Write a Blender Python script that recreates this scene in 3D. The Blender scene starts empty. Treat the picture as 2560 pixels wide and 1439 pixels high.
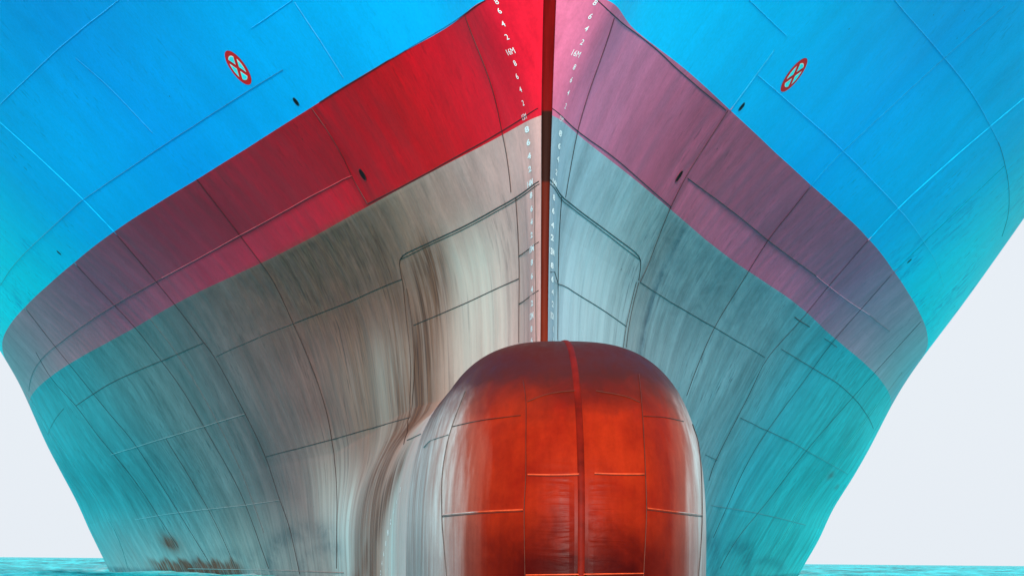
import bpy, math, random
import numpy as np
R = math.radians
scene = bpy.context.scene
np.seterr(all='ignore')

# ------------------------------------------------------------------ camera
CAM_H = 0.55                      # eye height above the sea, a low boat
camd = bpy.data.cameras.new("camera")
ROLL_DEG = -0.5
cam = bpy.data.objects.new("camera", camd)
scene.collection.objects.link(cam)
cam.location = (-1.95, -32.0, CAM_H)
cam.rotation_euler = (R(90), R(ROLL_DEG), 0)
camd.sensor_width = 36.0
camd.lens = 36.0 * 5312.0 / 2560.0
camd.shift_x = (1280 - 1032) / 2560.0
camd.shift_y = (1400 - 719.5) / 2560.0
camd.clip_start = 0.1
camd.clip_end = 20000
scene.camera = cam

# ------------------------------------------------------------------ sky, sun, exposure
SUN_EL, SUN_AZ = 14.0, 182.0      # degrees; azimuth clockwise from +Y
world = bpy.data.worlds.new("World"); scene.world = world
world.use_nodes = True
wn, wl = world.node_tree.nodes, world.node_tree.links
wn.clear()
sky = wn.new("ShaderNodeTexSky"); sky.sky_type = 'NISHITA'
sky.sun_disc = False
sky.sun_elevation = R(SUN_EL); sky.sun_rotation = R(SUN_AZ)
sky.air_density = 1.0; sky.dust_density = 4.0
bg = wn.new("ShaderNodeBackground"); bg.inputs[1].default_value = 0.06
bg2 = wn.new("ShaderNodeBackground")
bg2.inputs[0].default_value = (0.850, 0.905, 0.968, 1); bg2.inputs[1].default_value = 1.0
mixw = wn.new("ShaderNodeMixShader"); mixw.inputs[0].default_value = 0.94   # thin bright overcast over the blue
wo = wn.new("ShaderNodeOutputWorld")
wl.new(sky.outputs[0], bg.inputs[0]); wl.new(bg.outputs[0], mixw.inputs[1])
wl.new(bg2.outputs[0], mixw.inputs[2]); wl.new(mixw.outputs[0], wo.inputs[0])

sund = bpy.data.lights.new("sun", 'SUN')
sund.energy = 4.9; sund.angle = R(6); sund.color = (1.0, 0.95, 0.88)
suno = bpy.data.objects.new("sun", sund); scene.collection.objects.link(suno)
suno.rotation_euler = (R(90 - SUN_EL), 0, R(180 - SUN_AZ))
suno.location = (0, -60, 80)

scene.view_settings.view_transform = 'Standard'
scene.view_settings.look = 'None'
scene.view_settings.exposure = 0.0
scene.view_settings.gamma = 1.0

# ------------------------------------------------------------------ shape of the ship
# metres; y aft of the stem, z above the eye height of the camera, waterline at z = -0.55
ZL=[-4,0,1.2,2.3,3.8,5.0,6.78,8.46,11.5,15,19]
YL=[0,.25,.7,2,4.5,8.3,16,23.5,29.3,40.3,50,60,72,90,130,240]
TB=[
[.05,.05,.05,.05,.05,.055,.07,.09,.12,.16,.2],
[.13,.13,.13,.13,.13,.14,.21,.57,1.0,1.4,1.9],
[.17,.17,.17,.17,.18,.2,.38,1.0,1.78,2.65,3.6],
[.22,.23,.23,.24,.26,.34,.81,1.44,2.82,4.3,6.1],
[.55,.7,.78,.84,.9,1.02,1.68,2.57,4.5,6.6,9.0],
[1.0,1.4,1.6,1.8,1.95,2.14,2.93,4.1,6.6,9.3,12.2],
[2.5,3.2,3.4,3.58,4.0,4.42,5.45,7.05,9.85,13,15.8],
[4.0,4.95,5.2,5.55,6.28,6.95,8.1,9.85,13.1,16.2,18.6],
[5.2,6.1,6.5,7.0,7.85,8.55,9.9,11.75,15.1,18.1,20.2],
[7.4,8.75,9.4,10.05,11.15,12.0,13.3,15.0,17.88,20.5,22],
[9.7,11.5,12.2,12.8,13.9,14.7,15.85,17.3,19.65,21.6,22.4],
[12.2,14.2,14.9,15.4,16.4,17.1,18.0,18.95,20.8,22,22.6],
[14.4,16.3,16.9,17.4,18.1,18.7,19.4,20.1,21.5,22.3,22.6],
[17,18.1,18.6,18.9,19.5,19.9,20.5,21,22,22.4,22.6],
[20.5,20.9,21,21.2,21.5,21.7,22,22.2,22.5,22.6,22.6],
[22.4]*8+[22.5,22.6,22.6]]
def spl(xs,ys,x):
    # natural cubic spline along axis 0 of ys
    xs=np.asarray(xs,float); ys=np.asarray(ys,float); n=len(xs); h=np.diff(xs)
    A=np.zeros((n,n)); r=np.zeros(ys.shape)
    A[0,0]=A[-1,-1]=1
    for i in range(1,n-1):
        A[i,i-1]=h[i-1];A[i,i]=2*(h[i-1]+h[i]);A[i,i+1]=h[i]
        r[i]=6*((ys[i+1]-ys[i])/h[i]-(ys[i]-ys[i-1])/h[i-1])
    M=np.linalg.solve(A,r)
    x=np.clip(np.asarray(x,float),xs[0],xs[-1]); i=np.clip(np.searchsorted(xs,x)-1,0,n-2)
    return xs,ys,M,h,x,i
def bsp1(xs,ys,x):
    xs,ys,M,h,x,i=spl(xs,ys,x)
    t=x-xs[i]; s=xs[i+1]-x; H=h[i]
    e=lambda a:a.reshape(a.shape+(1,)*(ys.ndim-1))
    t,s,H=e(t),e(s),e(H)
    return M[i]*s**3/(6*H)+M[i+1]*t**3/(6*H)+(ys[i]/H-M[i]*H/6)*s+(ys[i+1]/H-M[i+1]*H/6)*t
_add=np.interp(YL,[0,8,16,30,40,50,72,90,130,240],[0,0,.05,.15,.3,.55,.8,.8,.6,.5])
TB=[[v+a for v in r] for r,a in zip(TB,_add)]
# fine table for fast lookup
YF=np.concatenate([np.arange(0,3,.05),np.arange(3,10,.25),np.arange(10,60,1.),np.arange(60,241,4.)])
ZF=np.arange(-4,19.01,.25)
_u=lambda y:np.log(1+np.asarray(y,float)/.8)+np.asarray(y,float)/40
_a=bsp1(_u(YL),np.array(TB),_u(YF))            # (ny, nz levels)
TF=bsp1(ZL,_a.T,ZF)                     # (nz, ny)
def sstep(a,b,x):
    t=np.clip((x-a)/(b-a),0,1); return t*t*(3-2*t)
def stem_y(z):
    z=np.asarray(z,float)
    return -.06*np.maximum(z-5.0,0)**2*np.where(z<20,1,1)
def bil(y,z):
    iy=np.clip(np.searchsorted(YF,y)-1,0,len(YF)-2); fy=np.clip((y-YF[iy])/(YF[iy+1]-YF[iy]),0,1)
    zz=np.clip((z+4)/.25,0,len(ZF)-1.001); iz=zz.astype(int); fz=zz-iz
    return (TF[iz,iy]*(1-fy)+TF[iz,iy+1]*fy)*(1-fz)+(TF[iz+1,iy]*(1-fy)+TF[iz+1,iy+1]*fy)*fz
BUTTS=[(8.9,8.0),(12.4,11.7),(16.3,15.2),(20.1,19.1),(24.3,22.8),(29.6,28.6),(34.5,34.0),(40.9,39.6),(47,46),(54,53)]
AMPL=[.035,.035,.035,.045,.05,.04,.04,.03,.02]
BN=2.85; Y0=-3.5; LN=3.9; PN=2.4
def bulb_w(y):
    q=np.where(y<Y0,(1-np.clip((Y0-y)/LN,0,1)**PN)**(1/PN),1.)
    return q*np.interp(y,[-7.5,-3.5,0,4,8.3,16,30],[1.84,1.87,2.05,2.3,2.7,3.4,4.5])
def bulb_t(y):
    q=np.where(y<Y0,(1-np.clip((Y0-y)/LN,0,1)**PN)**(1/PN),1.)
    return q*np.interp(y,[-7.5,-3.5,0,8.3,16],[2.9,2.9,2.95,2.9,2.4])
def half(y,z):
    """half breadth of the hull at y metres aft of the stem, z above camera height"""
    y,z=np.broadcast_arrays(np.asarray(y,float),np.asarray(z,float))
    ys=stem_y(z); yp=np.maximum(y-ys*np.exp(-np.maximum(y-ys,0)/7),0)
    a=bil(yp,z)
    w=bulb_w(y); t=bulb_t(y); r=np.maximum(z,0)/t
    b=np.where(r<1,w*np.maximum(1-np.minimum(r,1)**BN,0)**(1/BN),-(z-t)*3)
    k=np.interp(y,[0,4,10,30],[.04,.25,.6,.8])
    # each block of plating is a little fuller between its joints, so the joints read as soft knuckles
    v=np.clip(z,-1,12)/8.43; f=0.
    for (a0,a1),(c0,c1),am in zip(BUTTS[:-1],BUTTS[1:],AMPL):
        ya=a0+(a1-a0)*v; yc=c0+(c1-c0)*v
        t=np.clip((y-ya)/(yc-ya),0,1); f=f+am*4*t*(1-t)
    return .5*(a+b+np.sqrt((a-b)**2+k*k))+f*np.clip((z+1)/1.5,0,1)*(.25+.75*np.clip((6.4-z)/2.5,0,1))

HULL_SEAMS=[
['l',-1,0.0146,[(11.52,11.42),(11.84,11.43),(12.16,11.44),(12.46,11.44),(12.78,11.45),(13.12,11.47),(13.44,11.48),(13.78,11.49),(14.12,11.5),(14.46,11.51),(14.82,11.51),(15.16,11.51),(15.52,11.52),(15.9,11.52),(16.24,11.52),(16.58,11.52),(16.92,11.51),(17.28,11.5),(17.66,11.5),(18.04,11.5),(18.44,11.49),(18.84,11.49),(19.22,11.47),(19.64,11.47),(20.06,11.46),(20.5,11.46),(20.94,11.45),(21.4,11.45),(21.86,11.45)]],
['l',-1,0.0087,[(5.42,9.84),(5.66,9.84),(5.9,9.84),(6.14,9.84),(6.38,9.84),(6.64,9.84),(6.9,9.84),(7.16,9.84),(7.44,9.85)]],
['f',-1,0.0085,[(5.4,9.8),(5.42,9.73),(5.44,9.65),(5.46,9.57),(5.48,9.49),(5.5,9.41),(5.52,9.33),(5.52,9.25),(5.54,9.17),(5.56,9.09),(5.58,9.02),(5.6,8.94),(5.62,8.86),(5.64,8.78),(5.66,8.7),(5.68,8.62),(5.7,8.54)]],
['f',-1,0.0114,[(7.58,9.11),(7.84,9.12),(8.08,9.12),(8.3,9.12),(8.58,9.13),(8.94,9.13),(9.44,9.14),(9.66,9.14),(9.9,9.14),(10.16,9.15),(10.44,9.15),(10.74,9.15),(11.06,9.16),(11.4,9.16),(11.74,9.17),(12.08,9.17),(12.46,9.17),(12.82,9.17),(13.2,9.17),(13.6,9.18),(14.0,9.18),(14.4,9.19),(14.78,9.19),(15.18,9.19),(15.54,9.19),(15.92,9.19),(16.3,9.19),(16.68,9.19),(17.06,9.18),(17.48,9.19),(17.88,9.19),(18.3,9.18),(18.74,9.19),(19.18,9.19),(19.62,9.19),(20.08,9.19),(20.54,9.19),(21.02,9.19),(21.52,9.19),(22.04,9.2),(22.58,9.21),(23.12,9.21)]],
['f',-1,0.0119,[(23.12,9.21),(23.7,9.2),(24.34,9.19),(25.02,9.19),(25.74,9.19),(26.48,9.19),(27.28,9.19),(28.1,9.19),(28.92,9.2),(29.76,9.2),(30.58,9.21),(31.4,9.21),(32.2,9.22),(32.98,9.23),(33.72,9.23),(35.18,9.24),(36.36,9.24),(37.36,9.23),(38.28,9.22),(39.24,9.21),(40.36,9.21)]],
['f',-1,0.0089,[(15.76,11.22),(15.72,11.13),(15.68,11.04),(15.62,10.95),(15.58,10.86),(15.54,10.77),(15.5,10.68),(15.46,10.58),(15.42,10.47),(15.4,10.39),(15.4,10.31),(15.38,10.22),(15.36,10.13),(15.36,10.03),(15.36,9.94),(15.34,9.84),(15.34,9.75),(15.34,9.65),(15.32,9.55),(15.32,9.46)]],
['l',-1,0.0103,[(22.9,11.22),(22.88,11.12),(22.86,11.02),(22.84,10.92),(22.8,10.81),(22.78,10.71),(22.76,10.61),(22.74,10.51),(22.72,10.41),(22.72,10.31),(22.7,10.21),(22.7,10.11),(22.68,10.0),(22.68,9.9),(22.68,9.8),(22.68,9.7),(22.68,9.59),(22.68,9.49),(22.68,9.39),(22.7,9.3),(22.72,9.19),(22.74,9.08),(22.78,8.97),(22.82,8.86),(22.86,8.76),(22.9,8.65),(22.94,8.55),(22.98,8.44)]],
['d',-1,0.0135,[(22.98,8.44),(23.06,8.34),(23.12,8.23),(23.2,8.13),(23.28,8.03),(23.36,7.92),(23.42,7.81),(23.5,7.7),(23.58,7.59),(23.66,7.47),(23.72,7.36),(23.78,7.25),(23.82,7.14),(23.88,7.01),(23.9,6.89),(23.92,6.77),(23.94,6.61),(23.94,6.5),(23.92,6.36),(23.9,6.22),(23.84,6.07),(23.78,5.92),(23.72,5.79),(23.66,5.67),(23.52,5.52),(23.42,5.42),(23.34,5.22),(23.32,5.11),(23.32,4.99),(23.3,4.86),(23.3,4.71),(23.3,4.56),(23.3,4.41),(23.3,4.25),(23.3,4.1),(23.32,3.96),(23.32,3.83),(23.32,3.67),(23.34,3.53),(23.32,3.39),(23.34,3.25),(23.32,3.12),(23.34,2.99),(23.34,2.85),(23.36,2.72),(23.38,2.58),(23.42,2.43),(23.38,2.28),(23.38,2.13),(23.36,1.99),(23.34,1.85),(23.28,1.72),(23.2,1.59),(23.04,1.42),(22.88,1.28),(22.7,1.15),(22.54,1.01),(22.38,0.83),(22.28,0.7),(22.2,0.56),(22.16,0.41),(22.12,0.26),(22.1,0.1),(22.06,-0.06),(22.04,-0.22),(22.02,-0.37)]],
['d',-1,0.0075,[(7.66,8.42),(7.68,8.34),(7.68,8.25),(7.7,8.16),(7.7,8.07),(7.72,7.99),(7.74,7.89),(7.78,7.8),(7.8,7.7),(7.84,7.61),(7.86,7.53),(7.92,7.42),(8.0,7.34),(8.04,7.23),(8.08,7.14),(8.1,7.04),(8.1,6.93),(8.1,6.82),(8.12,6.72)]],
['d',-1,0.0126,[(15.3,8.43),(15.36,8.34),(15.4,8.24),(15.46,8.14),(15.5,8.04),(15.54,7.94),(15.6,7.85),(15.64,7.75),(15.7,7.66),(15.74,7.57),(15.78,7.47),(15.82,7.38),(15.86,7.28),(15.9,7.18),(15.94,7.07),(15.96,6.96),(15.98,6.86),(15.98,6.75),(16.0,6.66),(16.0,6.54),(16.0,6.44),(16.0,6.34),(16.04,6.21),(16.06,6.11),(16.1,5.99),(16.12,5.86),(16.16,5.73),(16.18,5.59),(16.2,5.44),(16.2,5.33),(16.18,5.21),(16.18,5.09),(16.16,4.97),(16.14,4.84),(16.12,4.71),(16.1,4.59),(16.08,4.47),(16.06,4.36),(16.02,4.2),(16.0,4.05),(16.0,3.91),(15.98,3.78),(15.98,3.65),(16.0,3.52),(16.0,3.39),(16.0,3.28),(16.02,3.17),(16.06,3.04),(16.12,2.88),(16.16,2.78),(16.2,2.67),(16.24,2.55),(16.26,2.43),(16.22,2.29),(16.2,2.15),(16.18,2.0),(16.14,1.85),(16.1,1.68),(16.04,1.56),(15.96,1.44),(15.88,1.32),(15.82,1.19),(15.74,1.05),(15.68,0.92),(15.66,0.78),(15.64,0.64),(15.68,0.5),(15.74,0.36),(15.82,0.22),(15.92,0.08),(16.0,-0.05),(16.1,-0.19)]],
['l',-1,0.0106,[(8.5,7.25),(8.8,7.25),(9.12,7.25),(9.44,7.26),(9.78,7.26),(10.1,7.27),(10.44,7.27),(10.76,7.28),(11.08,7.28),(11.5,7.28),(11.88,7.28),(12.26,7.28),(12.64,7.28),(13.0,7.28),(13.4,7.28),(13.8,7.28),(14.2,7.28),(14.62,7.28),(15.04,7.28),(15.46,7.29),(15.86,7.28),(16.26,7.28),(16.64,7.28),(17.0,7.27),(17.4,7.27),(17.86,7.26),(18.38,7.26),(18.8,7.26),(19.24,7.26),(19.7,7.25),(20.2,7.25),(20.74,7.25),(21.3,7.25),(21.88,7.25),(22.5,7.25),(23.1,7.26)]],
['f',-1,0.0128,[(23.1,7.26),(23.7,7.26),(24.34,7.26),(25.02,7.26),(25.72,7.27),(26.46,7.28),(27.2,7.29),(27.94,7.3),(28.68,7.3),(29.36,7.31),(30.0,7.31),(30.98,7.31),(31.88,7.31),(32.72,7.31),(33.52,7.31),(34.3,7.3),(35.08,7.3),(36.3,7.29),(37.48,7.28),(38.7,7.27),(39.96,7.26),(41.24,7.26),(42.58,7.26),(43.98,7.25),(45.42,7.24),(47.42,7.2),(49.48,7.14),(51.48,7.08),(53.82,6.98),(55.92,6.86)]],
['d',-1,0.0138,[(28.8,8.44),(28.88,8.33),(28.96,8.23),(29.04,8.12),(29.14,8.01),(29.22,7.9),(29.3,7.77),(29.36,7.66),(29.4,7.54),(29.44,7.42),(29.48,7.29),(29.52,7.17),(29.54,7.04),(29.56,6.91),(29.58,6.79),(29.62,6.66),(29.64,6.54),(29.66,6.41),(29.68,6.29),(29.68,6.17),(29.68,6.04),(29.68,5.91),(29.64,5.78),(29.6,5.65),(29.56,5.52),(29.5,5.38),(29.46,5.24),(29.4,5.09),(29.36,4.94),(29.32,4.8),(29.3,4.66),(29.3,4.52),(29.28,4.37),(29.28,4.22),(29.26,4.07),(29.26,3.91),(29.24,3.75),(29.24,3.61),(29.24,3.45),(29.24,3.3),(29.22,3.14),(29.2,2.98),(29.18,2.82),(29.16,2.67),(29.14,2.53),(29.08,2.39),(29.0,2.23),(28.94,2.09),(28.9,1.97),(28.86,1.85),(28.84,1.7),(28.82,1.5),(28.8,1.38),(28.78,1.24),(28.74,1.09),(28.68,0.93),(28.62,0.76),(28.52,0.59),(28.42,0.42),(28.32,0.25),(28.2,0.08),(28.1,-0.09),(27.96,-0.25)]],
['d',-1,0.01,[(-0.04,8.43),(0.1,8.42),(0.24,8.41),(0.46,8.41),(0.84,8.43),(1.02,8.44),(1.22,8.45),(1.42,8.45),(1.6,8.45),(1.8,8.46),(2.0,8.45),(2.2,8.45),(2.42,8.45),(2.62,8.45),(2.82,8.44),(3.02,8.44),(3.22,8.44),(3.42,8.43),(3.64,8.43),(3.88,8.43),(4.12,8.43),(4.36,8.42),(4.6,8.42),(4.84,8.42),(5.08,8.42),(5.32,8.43),(5.52,8.42),(5.72,8.43),(6.12,8.43),(6.42,8.43),(6.68,8.43),(6.92,8.43),(7.2,8.43)]],
['d',-1,0.0062,[(0.8,8.4),(0.82,8.33),(0.84,8.25),(0.86,8.17),(0.88,8.09),(0.9,8.01),(0.9,7.92),(0.92,7.83),(0.94,7.73),(0.96,7.64),(0.98,7.55),(1.0,7.45),(1.04,7.36),(1.06,7.27),(1.1,7.18),(1.14,7.09),(1.18,7.0),(1.22,6.91),(1.26,6.82),(1.3,6.73),(1.32,6.64),(1.36,6.56),(1.38,6.48),(1.4,6.39),(1.44,6.31),(1.48,6.22),(1.52,6.13),(1.56,6.03),(1.6,5.93),(1.66,5.84)]],
['l',-1,0.0091,[(8.0,7.23),(8.24,7.24),(8.5,7.25)]],
['d',-1,0.0087,[(-0.1,6.8),(0.04,6.78),(0.2,6.76),(0.4,6.75),(0.62,6.75),(0.84,6.74),(1.06,6.74),(1.32,6.74),(1.52,6.73),(1.72,6.73),(1.92,6.73),(2.14,6.72),(2.36,6.72),(2.58,6.72),(2.8,6.72),(3.04,6.72),(3.26,6.71),(3.5,6.71),(3.74,6.71),(4.0,6.71),(4.24,6.7),(4.5,6.7),(4.76,6.7),(5.04,6.7),(5.3,6.7),(5.56,6.7),(5.88,6.7),(6.18,6.7),(6.48,6.7),(6.8,6.71),(7.12,6.71),(7.44,6.71),(7.78,6.72),(8.12,6.72)]],
['d',-1,0.0137,[(0.06,5.73),(0.26,5.72),(0.48,5.72),(0.78,5.72),(1.1,5.73),(1.48,5.73),(1.74,5.73),(1.98,5.73),(2.26,5.73),(2.54,5.73),(2.82,5.72),(3.1,5.71),(3.38,5.71),(3.64,5.7),(3.9,5.7),(4.2,5.69),(4.48,5.69),(4.78,5.69),(5.06,5.69),(5.34,5.69),(5.62,5.69),(5.9,5.69),(6.26,5.69),(6.64,5.69),(7.02,5.69),(7.4,5.7),(7.7,5.69),(7.94,5.69),(8.02,5.57),(8.08,5.48),(8.12,5.37),(8.16,5.25)]],
['d',-1,0.0068,[(0.04,5.69),(0.22,5.67),(0.46,5.67),(0.76,5.68),(1.12,5.69),(1.52,5.69),(1.76,5.69),(2.02,5.69),(2.3,5.69),(2.58,5.69),(2.86,5.68),(3.14,5.67),(3.42,5.67),(3.68,5.66),(3.94,5.66),(4.24,5.65),(4.54,5.65),(4.82,5.65),(5.1,5.65),(5.4,5.65),(5.68,5.65),(5.96,5.65),(6.28,5.65),(6.6,5.65),(6.9,5.64),(7.22,5.64),(7.54,5.64),(7.88,5.64)]],
['d',-1,0.0077,[(1.48,5.73),(1.52,5.63),(1.58,5.54),(1.6,5.44),(1.66,5.34),(1.7,5.25),(1.74,5.15),(1.78,5.05),(1.82,4.95),(1.86,4.86),(1.88,4.77),(1.9,4.7),(1.92,4.62),(1.98,4.49),(1.98,4.42),(2.0,4.35),(2.02,4.27),(2.04,4.18),(2.06,4.09),(2.06,3.99),(2.08,3.89),(2.08,3.79),(2.1,3.7),(2.1,3.6),(2.1,3.51)]],
['d',-1,0.0074,[(1.86,4.86),(1.42,4.85),(0.74,4.81),(0.3,4.8),(0.08,4.82)]],
['d',-1,0.0104,[(2.0,4.52),(2.32,4.53),(2.62,4.53),(2.9,4.53),(3.22,4.52),(3.48,4.52),(3.74,4.51),(4.04,4.5),(4.34,4.49),(4.64,4.48),(4.9,4.47),(5.22,4.47),(5.5,4.46),(5.8,4.46),(6.08,4.45),(6.38,4.45),(6.7,4.44),(7.02,4.44),(7.36,4.44),(7.7,4.44),(8.06,4.43)]],
['d',-1,0.0055,[(0.24,5.7),(0.24,5.62),(0.24,5.53),(0.24,5.45),(0.24,5.36),(0.24,5.28),(0.24,5.19),(0.24,5.11),(0.24,5.02),(0.24,4.92),(0.22,4.82),(0.22,4.72),(0.22,4.64),(0.22,4.56),(0.22,4.48),(0.22,4.4),(0.2,4.31),(0.2,4.22),(0.2,4.13),(0.2,4.04),(0.2,3.95),(0.2,3.86),(0.18,3.76),(0.18,3.67),(0.18,3.58),(0.18,3.49),(0.16,3.4),(0.16,3.31)]],
['d',-1,0.0075,[(2.06,4.12),(1.64,4.12),(0.84,4.08),(0.3,4.07),(0.08,4.09)]],
['d',-1,0.0091,[(8.16,5.25),(8.22,5.14),(8.3,5.04),(8.34,4.92),(8.4,4.81),(8.44,4.69),(8.46,4.57),(8.48,4.46),(8.5,4.35),(8.5,4.23),(8.48,4.11),(8.5,3.99),(8.5,3.86),(8.52,3.73),(8.54,3.62),(8.58,3.5),(8.62,3.38),(8.66,3.26),(8.72,3.14),(8.76,3.02),(8.82,2.9),(8.74,2.79),(8.64,2.69),(8.16,2.5),(7.38,2.34),(6.52,2.2),(5.76,2.06)]],
['d',-1,0.0091,[(8.04,5.12),(8.08,5.01),(8.1,4.9),(8.12,4.78),(8.12,4.66),(8.14,4.53),(8.16,4.43),(8.16,4.33),(8.18,4.22),(8.2,4.11),(8.2,3.99),(8.22,3.89),(8.24,3.79),(8.26,3.66),(8.32,3.53),(8.36,3.42),(8.42,3.31),(8.48,3.2),(8.56,3.08),(8.64,2.97),(8.64,2.85),(8.56,2.73)]],
['d',-1,0.0099,[(8.16,5.31),(8.5,5.32),(8.82,5.32),(9.16,5.32),(9.52,5.32),(9.9,5.33),(10.3,5.33),(10.74,5.33),(11.18,5.33),(11.62,5.33),(12.06,5.34),(12.54,5.34),(13.02,5.34),(13.48,5.34),(13.98,5.35),(14.48,5.35),(15.0,5.35),(15.52,5.36),(16.0,5.35)]],
['f',-1,0.0116,[(16.0,5.35),(16.42,5.35),(16.84,5.34),(17.28,5.34),(17.72,5.33),(18.2,5.33),(18.68,5.32),(19.18,5.31),(19.68,5.3),(20.16,5.29),(20.68,5.28),(21.24,5.27),(21.82,5.26),(22.48,5.25),(23.18,5.25)]],
['d',-1,0.0116,[(8.56,2.73),(9.02,2.73),(9.48,2.73),(10.0,2.73),(10.58,2.74),(11.2,2.74),(11.8,2.75),(12.36,2.75),(12.8,2.75),(13.26,2.74),(13.84,2.74),(14.4,2.73),(14.98,2.73),(15.56,2.73),(16.14,2.73),(16.66,2.72),(17.26,2.71),(17.78,2.7),(18.36,2.7),(19.02,2.7),(19.74,2.7),(20.34,2.69),(20.96,2.68),(21.66,2.67),(22.42,2.67),(23.28,2.67)]],
['d',-1,0.0148,[(23.72,5.65),(24.36,5.65),(25.04,5.66),(25.76,5.67),(26.52,5.68),(27.36,5.69),(28.26,5.71),(29.22,5.72),(29.88,5.73),(30.6,5.73),(31.36,5.73),(32.16,5.74),(33.0,5.74),(33.86,5.74),(34.68,5.74),(35.5,5.73),(36.3,5.73),(37.08,5.71),(38.2,5.7),(39.34,5.67),(40.46,5.65),(41.56,5.61),(42.74,5.58),(44.02,5.56),(45.44,5.53)]],
['l',-1,0.0123,[(23.36,3.78),(24.06,3.78),(24.74,3.78),(25.46,3.78),(26.24,3.78),(27.1,3.79),(28.04,3.8),(29.08,3.81),(29.82,3.81),(30.58,3.81),(31.38,3.8),(32.22,3.8),(33.14,3.8),(34.12,3.8),(34.98,3.8),(35.86,3.79),(36.68,3.78),(37.58,3.77),(38.54,3.77),(39.58,3.76),(40.66,3.76),(41.64,3.75),(42.7,3.74),(43.84,3.74),(45.06,3.73)]],
['l',-1,0.0127,[(23.14,1.54),(24.14,1.54),(24.84,1.54),(25.6,1.54),(26.5,1.53),(27.62,1.54),(29.12,1.55),(29.94,1.55),(30.76,1.55),(31.72,1.55),(32.78,1.56),(33.98,1.56),(35.06,1.57),(36.06,1.57),(37.1,1.56),(38.16,1.56),(39.18,1.56),(40.2,1.56),(41.5,1.55),(42.64,1.54),(43.78,1.52),(44.94,1.51),(46.12,1.49),(47.34,1.47),(48.58,1.46)]],
['l',-1,0.0115,[(43.76,-0.36),(42.76,-0.35),(41.76,-0.35),(40.76,-0.35),(39.68,-0.34),(38.6,-0.34),(37.54,-0.34),(36.48,-0.33),(35.42,-0.33),(34.36,-0.32),(33.18,-0.32),(32.02,-0.32),(30.9,-0.31),(29.8,-0.31),(28.56,-0.31),(27.34,-0.3),(25.98,-0.3),(24.78,-0.3),(23.56,-0.29),(22.44,-0.29),(21.5,-0.29),(20.64,-0.29),(19.78,-0.29),(18.84,-0.29),(17.92,-0.29),(16.98,-0.29),(15.88,-0.29),(14.54,-0.28)]],
['f',-1,0.016,[(48.4,5.64),(50.44,5.56),(52.7,5.47),(55.1,5.34),(58.02,5.2)]],
['d',-1,0.0136,[(39.76,8.44),(39.94,8.31),(40.1,8.18),(40.28,8.06),(40.44,7.93),(40.62,7.8),(40.78,7.66),(40.94,7.5),(41.1,7.34),(41.2,7.21),(41.28,7.07),(41.36,6.92),(41.42,6.76),(41.42,6.59),(41.42,6.42),(41.36,6.25),(41.3,6.08),(41.2,5.91),(41.12,5.76),(41.02,5.62),(40.94,5.49),(40.78,5.26),(40.66,5.08),(40.56,4.94),(40.46,4.8),(40.36,4.65),(40.26,4.51),(40.12,4.39),(39.98,4.26),(39.88,4.08),(39.88,3.83),(39.9,3.71),(39.94,3.58),(40.0,3.44),(40.06,3.28),(40.14,3.12),(40.22,2.95),(40.3,2.77),(40.34,2.59),(40.38,2.41),(40.38,2.23),(40.36,2.05),(40.3,1.88),(40.26,1.72),(40.2,1.56),(40.12,1.38),(40.04,1.2),(39.96,1.03),(39.9,0.86),(39.82,0.7),(39.76,0.54),(39.68,0.39),(39.6,0.23),(39.5,0.07),(39.4,-0.09),(39.28,-0.25)]],
['d',-1,0.013,[(45.34,7.45),(45.72,7.3),(46.1,7.15),(46.46,6.99),(46.7,6.82),(46.78,6.63),(46.74,6.46),(46.54,6.29),(46.28,6.1),(45.98,5.91),(45.68,5.72),(45.44,5.53),(45.28,5.35),(45.18,5.17),(45.1,5.0),(45.04,4.81),(44.96,4.61),(44.86,4.39),(44.76,4.24),(44.68,4.1),(44.58,3.95),(44.48,3.79),(44.4,3.63),(44.32,3.47),(44.26,3.29),(44.22,3.12),(44.2,2.93),(44.2,2.74),(44.18,2.58),(44.18,2.42),(44.14,2.25),(44.1,2.07),(44.04,1.89),(43.96,1.7),(43.88,1.52),(43.8,1.33),(43.72,1.14),(43.66,0.95),(43.58,0.76),(43.52,0.58),(43.44,0.4)]],
['d',-1,0.0101,[(35.02,3.78),(35.04,3.61),(35.08,3.45),(35.12,3.28),(35.14,3.11),(35.18,2.94),(35.2,2.78),(35.24,2.62),(35.24,2.46),(35.24,2.31),(35.22,2.12),(35.2,1.96),(35.16,1.79),(35.14,1.64),(35.1,1.48),(35.08,1.31),(35.06,1.13),(35.04,0.97),(35.04,0.79),(35.04,0.62),(35.04,0.44),(35.04,0.26),(35.02,0.07),(34.98,-0.11),(34.9,-0.29)]],
['f',-1,0.0149,[(57.7,6.95),(57.5,6.72),(57.3,6.5),(57.08,6.28),(56.86,6.06),(56.64,5.84),(56.36,5.6),(56.06,5.34),(55.84,5.15),(55.62,4.96),(55.4,4.76),(55.2,4.55),(55.02,4.35),(54.92,4.15),(54.86,3.94),(54.86,3.73),(54.94,3.53),(55.08,3.32),(55.22,3.13),(55.34,2.93),(55.44,2.71),(55.46,2.49),(55.38,2.27),(55.22,2.05),(55.0,1.82),(54.8,1.61),(54.64,1.4),(54.56,1.21),(54.56,1.04),(54.74,0.75),(55.12,0.49),(55.6,0.26),(56.14,0.03),(56.68,-0.2),(57.16,-0.44)]],
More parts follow.
